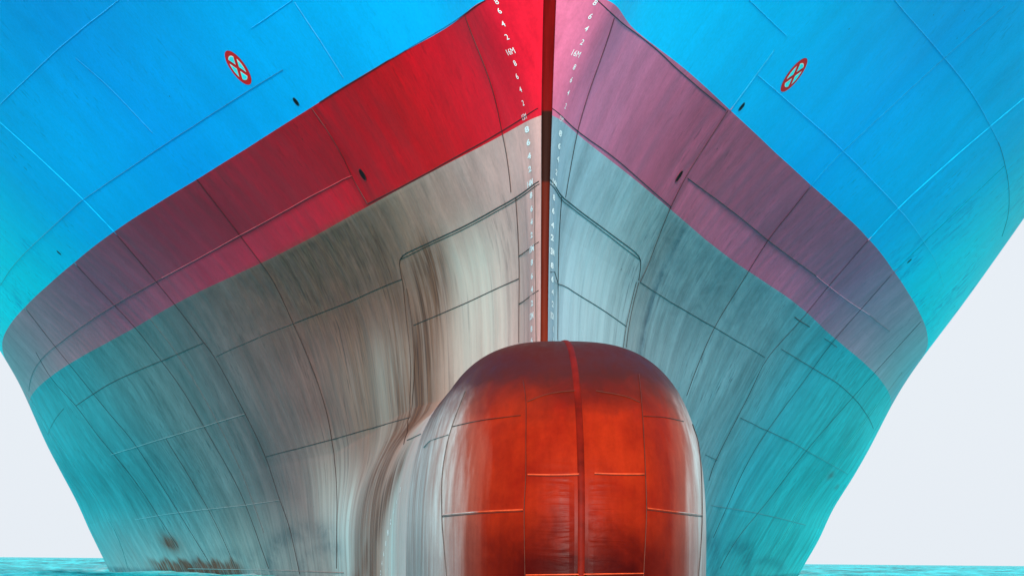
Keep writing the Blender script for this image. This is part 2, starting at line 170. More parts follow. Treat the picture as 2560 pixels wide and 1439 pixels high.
['f',-1,0.01,[(27.3,6.74),(27.34,6.63),(27.36,6.51),(27.36,6.4),(27.34,6.28),(27.32,6.16),(27.3,6.03),(27.26,5.89),(27.24,5.74),(27.22,5.61),(27.2,5.48),(27.18,5.35),(27.14,5.2),(27.12,5.06),(27.08,4.91),(27.06,4.76),(27.04,4.6),(27.02,4.44),(27.0,4.28),(27.0,4.15),(27.0,4.01),(27.0,3.86),(27.02,3.72),(27.04,3.57),(27.06,3.42),(27.1,3.27),(27.12,3.12),(27.16,2.97),(27.2,2.82),(27.24,2.67),(27.28,2.52),(27.28,2.38),(27.28,2.23),(27.3,2.08),(27.32,1.93),(27.32,1.78),(27.32,1.64),(27.32,1.49),(27.28,1.34),(27.24,1.19),(27.18,1.04),(27.08,0.89),(26.98,0.74)]],
['d',-1,0.006,[(5.52,2.12),(3.58,2.06),(0.58,1.94)]],
['l',1,0.0093,[(4.78,9.74),(5.08,9.74),(5.38,9.74),(5.7,9.74),(6.0,9.73),(6.32,9.74),(6.62,9.74),(6.94,9.74),(7.28,9.75)]],
['l',1,0.0106,[(7.4,9.07),(7.74,9.07),(8.08,9.08),(8.42,9.09),(8.76,9.09),(9.12,9.1),(9.48,9.1),(9.86,9.11),(10.22,9.12),(10.6,9.12),(11.0,9.13),(11.4,9.14),(11.8,9.15),(12.18,9.15),(12.56,9.16),(12.96,9.16),(13.38,9.17),(13.84,9.17),(14.36,9.18),(14.94,9.18),(15.34,9.18),(15.78,9.18),(16.26,9.18),(16.78,9.18),(17.32,9.17),(17.9,9.17),(18.5,9.17),(19.1,9.17),(19.7,9.16),(20.32,9.16),(20.92,9.16),(21.54,9.16),(22.14,9.17),(22.7,9.17),(23.68,9.17),(24.6,9.17),(25.46,9.18),(26.28,9.19),(27.06,9.19),(27.86,9.2),(28.7,9.21),(30.06,9.22),(31.36,9.24),(32.6,9.25),(33.9,9.26),(35.12,9.25),(36.3,9.24),(37.52,9.23),(38.86,9.23)]],
['l',1,0.012,[(10.58,11.31),(10.96,11.32),(11.36,11.34),(11.74,11.35),(12.14,11.36),(12.52,11.37),(12.92,11.39),(13.32,11.4),(13.78,11.41),(14.24,11.43),(14.68,11.44),(15.14,11.45),(15.58,11.45),(16.04,11.45),(16.52,11.46),(17.02,11.46),(17.52,11.46),(18.04,11.46),(18.54,11.45),(19.02,11.45),(19.56,11.44),(20.06,11.42),(20.58,11.41),(21.1,11.4),(21.68,11.39),(22.28,11.38),(22.9,11.37),(23.54,11.35),(24.24,11.35),(24.98,11.35)]],
['f',1,0.0133,[(24.98,11.35),(25.7,11.34),(26.48,11.34),(27.44,11.33),(28.22,11.33),(29.1,11.33),(30.1,11.32),(31.16,11.33),(32.2,11.34),(33.52,11.36),(34.78,11.36),(36.02,11.37),(37.26,11.38),(38.68,11.38),(39.82,11.34),(40.98,11.3)]],
['f',1,0.0082,[(7.28,9.49),(7.32,9.4),(7.34,9.31),(7.38,9.23),(7.4,9.14),(7.42,9.05),(7.46,8.97),(7.48,8.88),(7.5,8.79),(7.52,8.7),(7.54,8.61),(7.56,8.52),(7.58,8.43)]],
['f',1,0.0117,[(16.58,12.78),(16.54,12.69),(16.5,12.59),(16.46,12.49),(16.42,12.39),(16.38,12.3),(16.34,12.2),(16.3,12.1),(16.26,12.01),(16.22,11.91),(16.18,11.81),(16.14,11.72),(16.1,11.63),(16.06,11.54),(16.04,11.45),(16.0,11.35),(15.96,11.24),(15.92,11.14),(15.88,11.04),(15.86,10.95),(15.82,10.85),(15.78,10.76),(15.76,10.66),(15.72,10.56),(15.7,10.47),(15.66,10.37),(15.62,10.27),(15.58,10.16),(15.54,10.05),(15.5,9.94),(15.46,9.83),(15.44,9.73),(15.4,9.62),(15.36,9.52),(15.34,9.42),(15.32,9.34),(15.28,9.26),(15.28,9.21),(15.26,9.07),(15.24,8.97),(15.24,8.86),(15.24,8.75),(15.28,8.65),(15.32,8.56),(15.36,8.46)]],
['l',1,0.0124,[(23.42,12.19),(23.36,12.08),(23.3,11.97),(23.24,11.86),(23.2,11.76),(23.14,11.65),(23.08,11.54),(23.04,11.43),(23.0,11.31),(22.96,11.21),(22.92,11.11),(22.88,11.01),(22.86,10.91),(22.82,10.8),(22.78,10.69),(22.76,10.58),(22.74,10.48),(22.72,10.37),(22.7,10.26),(22.68,10.16),(22.68,10.06),(22.66,9.96),(22.66,9.85),(22.64,9.75),(22.64,9.64),(22.64,9.54),(22.66,9.45),(22.66,9.35),(22.68,9.26),(22.7,9.17),(22.74,9.04),(22.8,8.93),(22.86,8.82),(22.94,8.72),(23.02,8.62),(23.1,8.52),(23.18,8.41)]],
['f',1,0.0125,[(28.18,11.3),(28.18,11.18),(28.18,11.06),(28.18,10.94),(28.2,10.83),(28.22,10.71),(28.24,10.59),(28.26,10.47),(28.28,10.36),(28.32,10.24),(28.36,10.13),(28.38,10.01),(28.42,9.89),(28.46,9.77),(28.5,9.66),(28.54,9.54),(28.58,9.43),(28.64,9.32),(28.7,9.21),(28.76,9.09),(28.84,8.98),(28.92,8.87),(29.0,8.76),(29.08,8.65),(29.16,8.54),(29.26,8.43),(29.34,8.32)]],
['d',1,0.0127,[(15.36,8.46),(15.42,8.36),(15.48,8.27),(15.54,8.17),(15.6,8.08),(15.68,7.99),(15.74,7.89),(15.8,7.8),(15.84,7.71),(15.88,7.63),(15.94,7.54),(16.02,7.43),(16.1,7.31),(16.18,7.23),(16.26,7.14),(16.36,7.04),(16.46,6.93),(16.54,6.82),(16.62,6.71),(16.68,6.6),(16.74,6.5),(16.78,6.4),(16.8,6.31),(16.8,6.14),(16.8,6.01),(16.78,5.89),(16.76,5.78),(16.72,5.64),(16.7,5.51),(16.68,5.35),(16.68,5.24),(16.66,5.12),(16.66,4.99),(16.64,4.85),(16.64,4.72),(16.62,4.59),(16.62,4.46),(16.6,4.33),(16.6,4.21),(16.6,4.08),(16.6,3.95),(16.58,3.82)]],
['d',1,0.0137,[(23.18,8.41),(23.28,8.31),(23.4,8.2),(23.5,8.09),(23.6,7.99),(23.72,7.88),(23.82,7.78),(23.9,7.68),(23.98,7.58),(24.08,7.47),(24.18,7.34),(24.26,7.25),(24.34,7.15),(24.42,7.04),(24.48,6.93),(24.54,6.82),(24.56,6.69),(24.56,6.57),(24.54,6.44),(24.48,6.31),(24.36,6.18),(24.2,6.03),(24.02,5.89),(23.86,5.75),(23.7,5.61),(23.56,5.48),(23.46,5.35),(23.4,5.18),(23.44,5.02),(23.54,4.87),(23.66,4.73),(23.74,4.59),(23.8,4.45),(23.84,4.32),(23.88,4.19),(23.92,4.05),(23.96,3.88),(24.0,3.76),(24.02,3.63),(24.06,3.49),(24.08,3.35),(24.1,3.2),(24.1,3.05),(24.1,2.92),(24.12,2.8),(24.12,2.69),(24.18,2.47),(24.26,2.33),(24.34,2.19)]],
['d',1,0.013,[(29.34,8.32),(29.48,8.21),(29.62,8.11),(29.76,8.0),(29.9,7.89),(30.04,7.78),(30.18,7.68),(30.3,7.57),(30.42,7.46),(30.54,7.34),(30.64,7.22),(30.72,7.1),(30.8,6.98),(30.88,6.85),(30.96,6.73),(31.04,6.59),(31.12,6.46),(31.18,6.33),(31.26,6.2),(31.32,6.06),(31.36,5.91),(31.38,5.76),(31.38,5.61),(31.36,5.45),(31.32,5.31),(31.26,5.16),(31.18,5.01),(31.08,4.86),(30.98,4.7),(30.86,4.55),(30.76,4.4),(30.64,4.25),(30.56,4.11),(30.48,3.97),(30.38,3.8),(30.32,3.66),(30.26,3.53),(30.24,3.39),(30.24,3.25),(30.28,3.08),(30.38,2.88),(30.44,2.76),(30.5,2.64),(30.6,2.5),(30.64,2.36),(30.7,2.21),(30.76,2.06),(30.8,1.9),(30.86,1.74),(30.88,1.57),(30.88,1.41),(30.86,1.24),(30.82,1.08),(30.74,0.92),(30.66,0.76)]],
['d',1,0.0122,[(41.1,8.37),(41.24,8.23),(41.38,8.1),(41.5,7.96),(41.64,7.83),(41.76,7.69),(41.86,7.56),(41.96,7.42),(42.04,7.27),(42.1,7.12),(42.14,6.97),(42.14,6.81),(42.12,6.64),(42.04,6.47),(41.94,6.32),(41.82,6.16),(41.66,5.99),(41.5,5.83),(41.3,5.65),(41.1,5.48),(40.92,5.31),(40.74,5.14),(40.56,4.97),(40.4,4.8),(40.26,4.63),(40.1,4.47),(39.96,4.31),(39.84,4.16),(39.72,4.02),(39.64,3.88),(39.56,3.69),(39.5,3.5),(39.48,3.32),(39.48,3.15),(39.46,2.98),(39.46,2.81),(39.44,2.65),(39.4,2.5),(39.3,2.35),(39.18,2.2),(39.04,2.06),(38.78,1.87),(38.5,1.7),(38.2,1.54),(37.92,1.39),(37.64,1.25),(37.38,1.12),(37.14,0.98),(36.94,0.84),(36.74,0.67),(36.62,0.5),(36.54,0.33),(36.48,0.17),(36.4,0.01),(36.24,-0.16)]],
['f',1,0.0135,[(48.94,6.1),(48.78,5.9),(48.6,5.71),(48.4,5.53),(48.2,5.34),(48.02,5.16),(47.84,4.97),(47.72,4.78),(47.62,4.59),(47.54,4.39),(47.52,4.18),(47.54,4.01),(47.58,3.84),(47.66,3.66),(47.76,3.47),(47.88,3.28),(48.0,3.08),(48.12,2.89),(48.2,2.69),(48.26,2.5),(48.22,2.31),(48.16,2.12),(48.06,1.95),(47.96,1.78),(47.8,1.56),(47.68,1.36),(47.58,1.16),(47.52,0.98),(47.48,0.81),(47.46,0.64),(47.42,0.47),(47.4,0.3),(47.34,0.12)]],
['f',1,0.0137,[(49.32,7.36),(49.54,7.2),(49.7,7.04),(49.8,6.86),(49.84,6.68),(49.82,6.49),(49.74,6.3),(49.58,6.11),(49.42,5.91),(49.22,5.72),(49.02,5.53),(48.82,5.34),(48.64,5.16),(48.5,4.99),(48.36,4.82),(48.26,4.67),(48.18,4.52),(48.08,4.29),(48.04,4.08),(48.02,3.89),(48.02,3.72),(48.06,3.56),(48.12,3.4),(48.22,3.23),(48.3,3.05),(48.42,2.86),(48.5,2.68),(48.58,2.5),(48.58,2.31),(48.54,2.12),(48.48,1.92),(48.38,1.72),(48.26,1.52),(48.14,1.32),(48.06,1.12),(48.0,0.92),(47.94,0.72)]],
['d',1,0.01,[(-0.26,8.39),(-0.16,8.35),(-0.02,8.32),(0.16,8.3),(0.38,8.3),(0.78,8.33),(1.18,8.38),(1.56,8.4),(1.8,8.41),(2.04,8.41),(2.28,8.41),(2.54,8.41),(2.82,8.41),(3.04,8.4),(3.26,8.39),(3.48,8.38),(3.74,8.37),(4.0,8.36),(4.28,8.36),(4.6,8.36),(4.86,8.36),(5.12,8.36),(5.42,8.36),(5.72,8.36),(6.04,8.37),(6.38,8.38),(6.72,8.38),(7.06,8.39),(7.4,8.39)]],
['d',1,0.0083,[(7.48,8.41),(7.52,8.33),(7.56,8.25),(7.58,8.16),(7.62,8.07),(7.64,7.99),(7.68,7.91),(7.7,7.82),(7.74,7.73),(7.76,7.63),(7.78,7.53),(7.8,7.44),(7.82,7.34),(7.86,7.25),(7.9,7.15),(7.94,7.06),(8.0,6.97),(8.04,6.87),(8.1,6.78),(8.14,6.69),(8.22,6.59),(8.28,6.49),(8.36,6.39),(8.42,6.28),(8.48,6.18),(8.54,6.07),(8.6,5.96),(8.64,5.85),(8.68,5.74),(8.7,5.64),(8.7,5.56),(8.58,5.36)]],
['d',1,0.0105,[(8.02,7.24),(8.42,7.25),(8.84,7.25),(9.26,7.26),(9.7,7.27),(10.14,7.28),(10.6,7.29),(11.1,7.3),(11.62,7.31),(12.14,7.31),(12.66,7.32),(13.16,7.32),(13.64,7.32),(14.12,7.32),(14.54,7.32),(14.96,7.32),(15.46,7.32),(16.1,7.31),(16.52,7.31),(17.0,7.31),(17.52,7.31),(18.1,7.31),(18.72,7.31),(19.38,7.32),(20.02,7.31),(20.72,7.32),(21.42,7.32),(22.14,7.33)]],
['l',1,0.0111,[(22.14,7.33),(23.08,7.33),(24.18,7.34),(24.94,7.35),(25.84,7.36),(26.84,7.39),(27.88,7.41),(28.92,7.44),(29.96,7.47),(31.06,7.5),(32.18,7.53)]],
['f',1,0.0126,[(32.18,7.53),(33.46,7.55),(34.76,7.57),(36.12,7.6),(37.6,7.63)]],
['d',1,0.0081,[(-0.18,6.78),(-0.02,6.75),(0.16,6.73),(0.42,6.72),(0.72,6.71),(1.08,6.72),(1.38,6.72),(1.7,6.73),(2.02,6.73),(2.36,6.74),(2.7,6.75),(3.04,6.75),(3.36,6.75),(3.7,6.75),(4.04,6.75),(4.36,6.74),(4.7,6.74),(5.04,6.73),(5.42,6.73),(5.78,6.73),(6.14,6.72),(6.52,6.72),(6.92,6.72),(7.34,6.72),(7.76,6.72),(8.2,6.72)]],
['d',1,0.0062,[(0.4,8.29),(0.46,8.22),(0.5,8.15),(0.56,8.08),(0.6,8.0),(0.66,7.92),(0.7,7.84),(0.76,7.73),(0.78,7.66),(0.82,7.59),(0.86,7.51),(0.88,7.42),(0.92,7.33),(0.96,7.25),(0.98,7.17),(1.02,7.09),(1.06,7.01),(1.08,6.92),(1.12,6.84),(1.14,6.76),(1.18,6.68),(1.22,6.6),(1.26,6.52),(1.3,6.44),(1.34,6.36),(1.38,6.27),(1.42,6.19),(1.46,6.11),(1.5,6.02),(1.54,5.93),(1.58,5.85),(1.62,5.76)]],
['d',1,0.0064,[(1.26,5.7),(1.34,5.62),(1.42,5.54),(1.48,5.45),(1.56,5.37),(1.66,5.28),(1.74,5.21),(1.82,5.14),(1.88,5.07),(1.98,5.0),(2.06,4.9),(2.16,4.78),(2.2,4.71),(2.24,4.64),(2.3,4.56),(2.34,4.47),(2.38,4.38),(2.42,4.29),(2.44,4.19),(2.48,4.09),(2.5,3.99),(2.52,3.89),(2.52,3.79),(2.54,3.69),(2.56,3.6)]],
['d',1,0.013,[(-0.02,5.74),(0.12,5.7),(0.36,5.68),(0.92,5.71),(1.54,5.73),(1.88,5.75),(2.2,5.75),(2.54,5.75),(2.9,5.75),(3.26,5.75),(3.64,5.75),(4.02,5.75),(4.4,5.75),(4.76,5.75),(5.16,5.74),(5.6,5.74),(6.04,5.74),(6.5,5.74),(6.96,5.74),(7.38,5.74),(7.74,5.73),(8.04,5.73),(8.2,5.6),(8.32,5.49),(8.42,5.36)]],
['d',1,0.0068,[(-0.02,5.68),(0.12,5.65),(0.38,5.63),(0.96,5.66),(1.6,5.69),(1.94,5.7),(2.26,5.71),(2.62,5.71),(2.98,5.71),(3.34,5.71),(3.72,5.71),(4.08,5.71),(4.46,5.7),(4.8,5.7),(5.14,5.7),(5.5,5.69),(5.88,5.69),(6.26,5.68),(6.66,5.68),(7.08,5.68),(7.5,5.68),(7.94,5.68)]],
['d',1,0.0092,[(8.48,5.33),(8.52,5.21),(8.54,5.09),(8.56,4.97),(8.58,4.85),(8.58,4.73),(8.6,4.61),(8.6,4.49),(8.6,4.39),(8.62,4.24),(8.66,4.11)]],
['d',1,0.0091,[(8.28,5.31),(8.34,5.19),(8.36,5.07),(8.38,4.95),(8.38,4.82),(8.38,4.7),(8.36,4.58),(8.36,4.47),(8.34,4.36),(8.36,4.21),(8.38,4.08)]],
['d',1,0.0097,[(0.1,4.37),(0.48,4.36),(2.34,4.55),(2.78,4.54),(3.24,4.53),(3.6,4.53),(4.02,4.53),(4.46,4.52),(4.94,4.52),(5.4,4.52),(5.84,4.52),(6.34,4.51),(6.82,4.5),(7.32,4.49),(7.82,4.49),(8.38,4.48)]],
['d',1,0.0098,[(8.6,5.35),(9.06,5.35),(9.56,5.35),(10.08,5.36),(10.64,5.37),(11.2,5.38),(11.92,5.39),(12.54,5.4),(13.16,5.4),(13.84,5.4),(14.36,5.4),(14.88,5.41),(15.42,5.41),(16.0,5.41),(16.7,5.4),(17.12,5.39),(17.6,5.38),(18.14,5.37),(18.74,5.36),(19.4,5.36),(20.02,5.35),(20.68,5.34),(21.4,5.33),(22.2,5.33),(23.1,5.34)]],
['d',1,0.013,[(24.62,5.71),(25.62,5.73),(26.72,5.76),(27.88,5.79),(29.06,5.82),(30.1,5.83),(31.16,5.83),(32.26,5.84),(33.42,5.85),(34.58,5.86),(35.72,5.86),(36.9,5.85),(38.14,5.84),(39.78,5.82),(41.48,5.78),(43.32,5.74),(45.24,5.7),(47.1,5.67),(49.52,5.61),(51.52,5.55),(53.94,5.5)]],
['d',1,0.0105,[(24.4,3.86),(25.36,3.86),(26.44,3.87),(27.7,3.89),(29.1,3.91),(30.1,3.91),(31.14,3.9),(32.26,3.9),(33.46,3.9),(34.66,3.9),(35.7,3.89)]],
['d',1,0.0093,[(21.76,2.74),(23.0,2.73),(24.34,2.73)]],
['f',1,0.0134,[(26.68,1.6),(28.56,1.62),(30.22,1.64),(31.62,1.64),(33.22,1.66),(34.84,1.67),(36.14,1.67),(37.54,1.67),(39.04,1.67),(40.68,1.66),(42.02,1.65),(43.44,1.63),(44.98,1.62),(46.72,1.6),(48.3,1.58),(50.0,1.56),(51.96,1.54)]],
['f',1,0.0129,[(35.7,3.89),(36.9,3.86),(38.22,3.84),(39.72,3.82),(41.18,3.8),(42.64,3.77),(44.3,3.75),(46.2,3.74),(48.08,3.72),(50.14,3.7),(52.62,3.69),(55.68,3.71)]],
['D',1,0.0233,[(23.58,6.45),(24.16,6.45),(24.78,6.46)]],
['D',1,0.0163,[(24.78,6.46),(25.54,6.48),(26.34,6.5)]],
['D',1,0.0118,[(29.52,6.53),(30.88,6.55),(32.26,6.56)]]]
BULB_SEAMS=[
['d',0.0068,[(-1.309,-5.46,2.114),(-1.338,-5.524,2.034),(-1.368,-5.572,1.954),(-1.398,-5.604,1.875),(-1.426,-5.624,1.8),(-1.451,-5.636,1.728),(-1.473,-5.644,1.661),(-1.499,-5.652,1.575),(-1.519,-5.656,1.499),(-1.536,-5.668,1.425),(-1.55,-5.676,1.346),(-1.562,-5.684,1.28),(-1.572,-5.692,1.212),(-1.581,-5.704,1.143),(-1.588,-5.716,1.07),(-1.593,-5.732,0.992),(-1.595,-5.752,0.92),(-1.596,-5.776,0.842),(-1.595,-5.8,0.761),(-1.594,-5.82,0.682),(-1.592,-5.84,0.608),(-1.591,-5.856,0.545),(-1.587,-5.876,0.456),(-1.583,-5.896,0.39),(-1.575,-5.928,0.298),(-1.57,-5.944,0.241),(-1.564,-5.964,0.177),(-1.557,-5.984,0.108),(-1.55,-6.008,0.035),(-1.543,-6.028,-0.038),(-1.535,-6.048,-0.112),(-1.529,-6.068,-0.182)]],
['d',0.0057,[(-1.473,-5.644,1.661),(-1.411,-5.824,1.666),(-1.352,-5.972,1.672),(-1.292,-6.096,1.679),(-1.226,-6.216,1.686),(-1.153,-6.332,1.693),(-1.094,-6.412,1.698),(-1.03,-6.492,1.703),(-0.962,-6.564,1.707),(-0.892,-6.624,1.712),(-0.821,-6.676,1.718),(-0.751,-6.72,1.725),(-0.682,-6.756,1.731)]],
['f',0.0047,[(-1.807,-2.288,1.579),(-1.737,-4.032,1.571),(-1.676,-4.824,1.554),(-1.596,-5.292,1.555),(-1.516,-5.604,1.564)]],
['d',0.0047,[(-0.633,-6.284,2.19),(-0.626,-6.408,2.1),(-0.619,-6.516,2.013),(-0.615,-6.632,1.903),(-0.616,-6.7,1.833),(-0.619,-6.768,1.754),(-0.622,-6.832,1.67),(-0.625,-6.892,1.585),(-0.628,-6.944,1.502),(-0.63,-6.988,1.424),(-0.631,-7.024,1.352),(-0.632,-7.056,1.284),(-0.632,-7.088,1.216),(-0.633,-7.112,1.15),(-0.634,-7.136,1.082),(-0.635,-7.16,1.012),(-0.638,-7.176,0.944),(-0.642,-7.192,0.878),(-0.646,-7.204,0.812),(-0.65,-7.216,0.741),(-0.653,-7.228,0.662),(-0.654,-7.236,0.571),(-0.654,-7.244,0.515),(-0.654,-7.248,0.455),(-0.653,-7.252,0.391),(-0.652,-7.256,0.325),(-0.65,-7.26,0.256),(-0.649,-7.26,0.186),(-0.647,-7.264,0.115),(-0.645,-7.264,0.043),(-0.643,-7.264,-0.028),(-0.642,-7.264,-0.098),(-0.64,-7.268,-0.165)]],
['d',0.0042,[(-0.597,-6.644,1.902),(-0.531,-6.64,1.93),(-0.465,-6.628,1.958),(-0.4,-6.62,1.982),(-0.304,-6.608,2.007),(-0.208,-6.6,2.024),(-0.112,-6.592,2.034),(-0.016,-6.584,2.041)]],
['d',0.0042,[(0.224,-6.576,2.044),(0.293,-6.584,2.031),(0.365,-6.584,2.02),(0.435,-6.584,2.009),(0.502,-6.576,1.997),(0.56,-6.572,1.985),(0.636,-6.564,1.961),(0.695,-6.56,1.936),(0.755,-6.548,1.911)]],
['l',0.0088,[(-0.613,-7.168,1.017),(-0.548,-7.192,1.015),(-0.483,-7.216,1.013),(-0.418,-7.232,1.012),(-0.354,-7.244,1.011),(-0.291,-7.252,1.012),(-0.216,-7.26,1.013),(-0.143,-7.264,1.016),(-0.071,-7.264,1.02),(0.002,-7.26,1.023)]],
['d',0.0052,[(-0.613,-7.172,1.003),(-0.548,-7.196,1.001),(-0.483,-7.22,0.999),(-0.418,-7.236,0.998),(-0.354,-7.248,0.997),(-0.291,-7.256,0.997),(-0.216,-7.264,0.999),(-0.143,-7.268,1.002),(-0.071,-7.268,1.005),(0.001,-7.268,1.009)]],
['l',0.0088,[(0.156,-7.256,1.034),(0.231,-7.252,1.032),(0.307,-7.244,1.03),(0.383,-7.232,1.029),(0.458,-7.216,1.029),(0.531,-7.196,1.03),(0.604,-7.168,1.031),(0.677,-7.132,1.034),(0.752,-7.088,1.037)]],
['d',0.0052,[(0.156,-7.26,1.02),(0.231,-7.256,1.018),(0.307,-7.248,1.016),(0.382,-7.24,1.015),(0.458,-7.22,1.015),(0.531,-7.2,1.015),(0.604,-7.172,1.017),(0.677,-7.136,1.02),(0.751,-7.092,1.022)]],
['d',0.0052,[(0.796,-5.996,2.3),(0.787,-6.148,2.213),(0.782,-6.272,2.13),(0.778,-6.38,2.048),(0.775,-6.48,1.964),(0.772,-6.572,1.876),(0.77,-6.636,1.809),(0.768,-6.7,1.737),(0.767,-6.756,1.664),(0.766,-6.812,1.591),(0.765,-6.86,1.519),(0.765,-6.9,1.451),(0.765,-6.936,1.387),(0.766,-6.972,1.31),(0.766,-7.004,1.241),(0.766,-7.032,1.175),(0.766,-7.056,1.105),(0.767,-7.08,1.028),(0.767,-7.1,0.967),(0.769,-7.112,0.906),(0.77,-7.128,0.842),(0.771,-7.14,0.775),(0.772,-7.152,0.704),(0.772,-7.16,0.629),(0.77,-7.172,0.547),(0.769,-7.176,0.486),(0.766,-7.184,0.421),(0.763,-7.188,0.353),(0.76,-7.192,0.283),(0.757,-7.196,0.21),(0.753,-7.2,0.137),(0.749,-7.204,0.063),(0.746,-7.204,-0.01),(0.743,-7.208,-0.083),(0.739,-7.212,-0.154)]],
['l',0.0094,[(-1.586,-5.868,0.564),(-1.514,-6.084,0.567),(-1.444,-6.264,0.57),(-1.374,-6.416,0.574),(-1.304,-6.552,0.578),(-1.232,-6.672,0.582),(-1.158,-6.784,0.586),(-1.091,-6.868,0.589),(-1.022,-6.948,0.591),(-0.952,-7.02,0.594),(-0.881,-7.084,0.596),(-0.81,-7.14,0.598),(-0.739,-7.184,0.601),(-0.668,-7.224,0.604)]],
['d',0.0062,[(-1.586,-5.872,0.544),(-1.514,-6.088,0.547),(-1.444,-6.268,0.551),(-1.374,-6.42,0.555),(-1.304,-6.556,0.559),(-1.232,-6.676,0.563),(-1.157,-6.784,0.567),(-1.091,-6.872,0.57),(-1.022,-6.952,0.572),(-0.952,-7.02,0.575),(-0.881,-7.084,0.577),(-0.81,-7.14,0.579),(-0.739,-7.188,0.582),(-0.668,-7.228,0.585)]],
['l',0.0073,[(0.781,-7.156,0.637),(0.854,-7.1,0.63),(0.928,-7.04,0.624),(1.004,-6.964,0.617),(1.081,-6.88,0.612),(1.159,-6.78,0.606),(1.26,-6.628,0.601),(1.364,-6.436,0.597),(1.479,-6.176,0.594),(1.617,-5.756,0.594)]],
['d',0.0062,[(0.781,-7.156,0.618),(0.853,-7.104,0.611),(0.928,-7.04,0.605),(1.004,-6.968,0.598),(1.081,-6.88,0.593),(1.16,-6.78,0.587),(1.26,-6.628,0.582),(1.364,-6.44,0.577),(1.478,-6.18,0.574),(1.617,-5.76,0.575)]],
['d',0.0057,[(1.556,-5.204,1.746),(1.586,-5.164,1.678),(1.634,-4.996,1.617),(1.655,-5.008,1.531),(1.647,-5.148,1.462),(1.643,-5.248,1.391),(1.64,-5.336,1.316),(1.636,-5.424,1.234),(1.631,-5.508,1.143),(1.627,-5.564,1.071),(1.623,-5.62,0.992),(1.619,-5.668,0.909),(1.616,-5.708,0.823),(1.613,-5.744,0.739),(1.61,-5.772,0.658),(1.607,-5.796,0.584),(1.603,-5.82,0.502),(1.597,-5.848,0.423),(1.591,-5.872,0.348),(1.584,-5.9,0.275),(1.577,-5.924,0.207),(1.571,-5.944,0.144),(1.562,-5.972,0.059),(1.553,-6.0,-0.015),(1.543,-6.028,-0.084),(1.534,-6.056,-0.155)]],
['d',0.0047,[(0.779,-6.692,1.739),(0.87,-6.62,1.741),(0.965,-6.528,1.745),(1.059,-6.416,1.746),(1.154,-6.288,1.742),(1.251,-6.124,1.736),(1.357,-5.892,1.734)]],
['l',0.0078,[(-0.631,-7.272,-0.156),(-0.565,-7.3,-0.154),(-0.5,-7.328,-0.153),(-0.434,-7.348,-0.151),(-0.368,-7.364,-0.149),(-0.302,-7.376,-0.148),(-0.235,-7.388,-0.146),(-0.168,-7.392,-0.145),(-0.101,-7.396,-0.143),(-0.034,-7.396,-0.142),(0.034,-7.396,-0.14),(0.102,-7.396,-0.139),(0.17,-7.392,-0.137),(0.239,-7.384,-0.136),(0.309,-7.376,-0.134),(0.379,-7.36,-0.133),(0.449,-7.344,-0.131),(0.521,-7.32,-0.13),(0.593,-7.288,-0.129),(0.666,-7.252,-0.127),(0.739,-7.212,-0.126)]]]
MARKS_A = [('8', -0.2, 8.37), ('6', -0.16, 8.24), ('4', -0.1, 8.06), ('2', -0.04, 7.88), ('16M', 0.04, 7.68), ('8', 0.06, 7.51), ('6', 0.14, 7.33), ('4', 0.18, 7.14), ('2', 0.24, 6.95), ('15M', 0.34, 6.76), ('8', 0.34, 6.57), ('6', 0.38, 6.38), ('4', 0.42, 6.18), ('2', 0.46, 5.99), ('14M', 0.52, 5.78), ('8', 0.46, 5.59), ('6', 0.44, 5.38), ('4', 0.44, 5.18), ('2', 0.44, 4.98), ('13M', 0.48, 4.77), ('8', 0.42, 4.56), ('6', 0.42, 4.35), ('4', 0.42, 4.15), ('2', 0.42, 3.94), ('12M', 0.5, 3.75), ('8', 0.46, 3.55), ('6', 0.44, 3.37)]
MARKS_B = [('8', -0.26, 8.35), ('6', -0.2, 8.16), ('4', -0.14, 7.99), ('2', -0.08, 7.8), ('16M', -0.08, 7.63), ('8', 0.02, 7.45), ('6', 0.08, 7.27), ('4', 0.14, 7.09), ('2', 0.2, 6.9), ('15M', 0.18, 6.7), ('8', 0.28, 6.5), ('6', 0.34, 6.32), ('4', 0.38, 6.13), ('2', 0.34, 5.92), ('14M', 0.26, 5.74), ('8', 0.24, 5.52), ('6', 0.2, 5.31), ('4', 0.18, 5.09), ('2', 0.16, 4.9), ('13M', 0.16, 4.69), ('8', 0.18, 4.48), ('6', 0.22, 4.28), ('4', 0.26, 4.09), ('2', 0.28, 3.91), ('12M', 0.3, 3.73), ('8', 0.4, 3.54), ('6', 0.42, 3.38)]
MARKS_C = [('8',2.5,1.15),('6',3.1,.98),('4',3.7,.82),('2',4.3,.66),('9M',4.75,.48),('8',5.1,.30),('6',5.5,.12),('4',5.85,-.05),('2',6.1,-.22)]

Z_RED, Z_BLUE, Z_TOP, WATER = 6.68, 8.43, 18.0, -0.55

def hull_n(y, z, side):
    e = .03
    by = (half(y + e, z) - half(y - e, z)) / (2 * e)
    bz = (half(y, z + e) - half(y, z - e)) / (2 * e)
    n = np.stack([np.ones_like(by), -by, -bz], -1)
    n /= np.linalg.norm(n, axis=-1, keepdims=True)
    n[..., 0] *= side
    return n

def hull_p(y, z, side):
    y, z = np.broadcast_arrays(np.asarray(y, float), np.asarray(z, float))
    return np.stack([side * half(y, z), y, z], -1)

# ------------------------------------------------------------------ paint, weathering and painted light, in ship coordinates
def lin(c):
    c = np.asarray(c, float) / 255.
    return np.where(c <= .04045, c / 12.92, ((c + .055) / 1.055) ** 2.4)

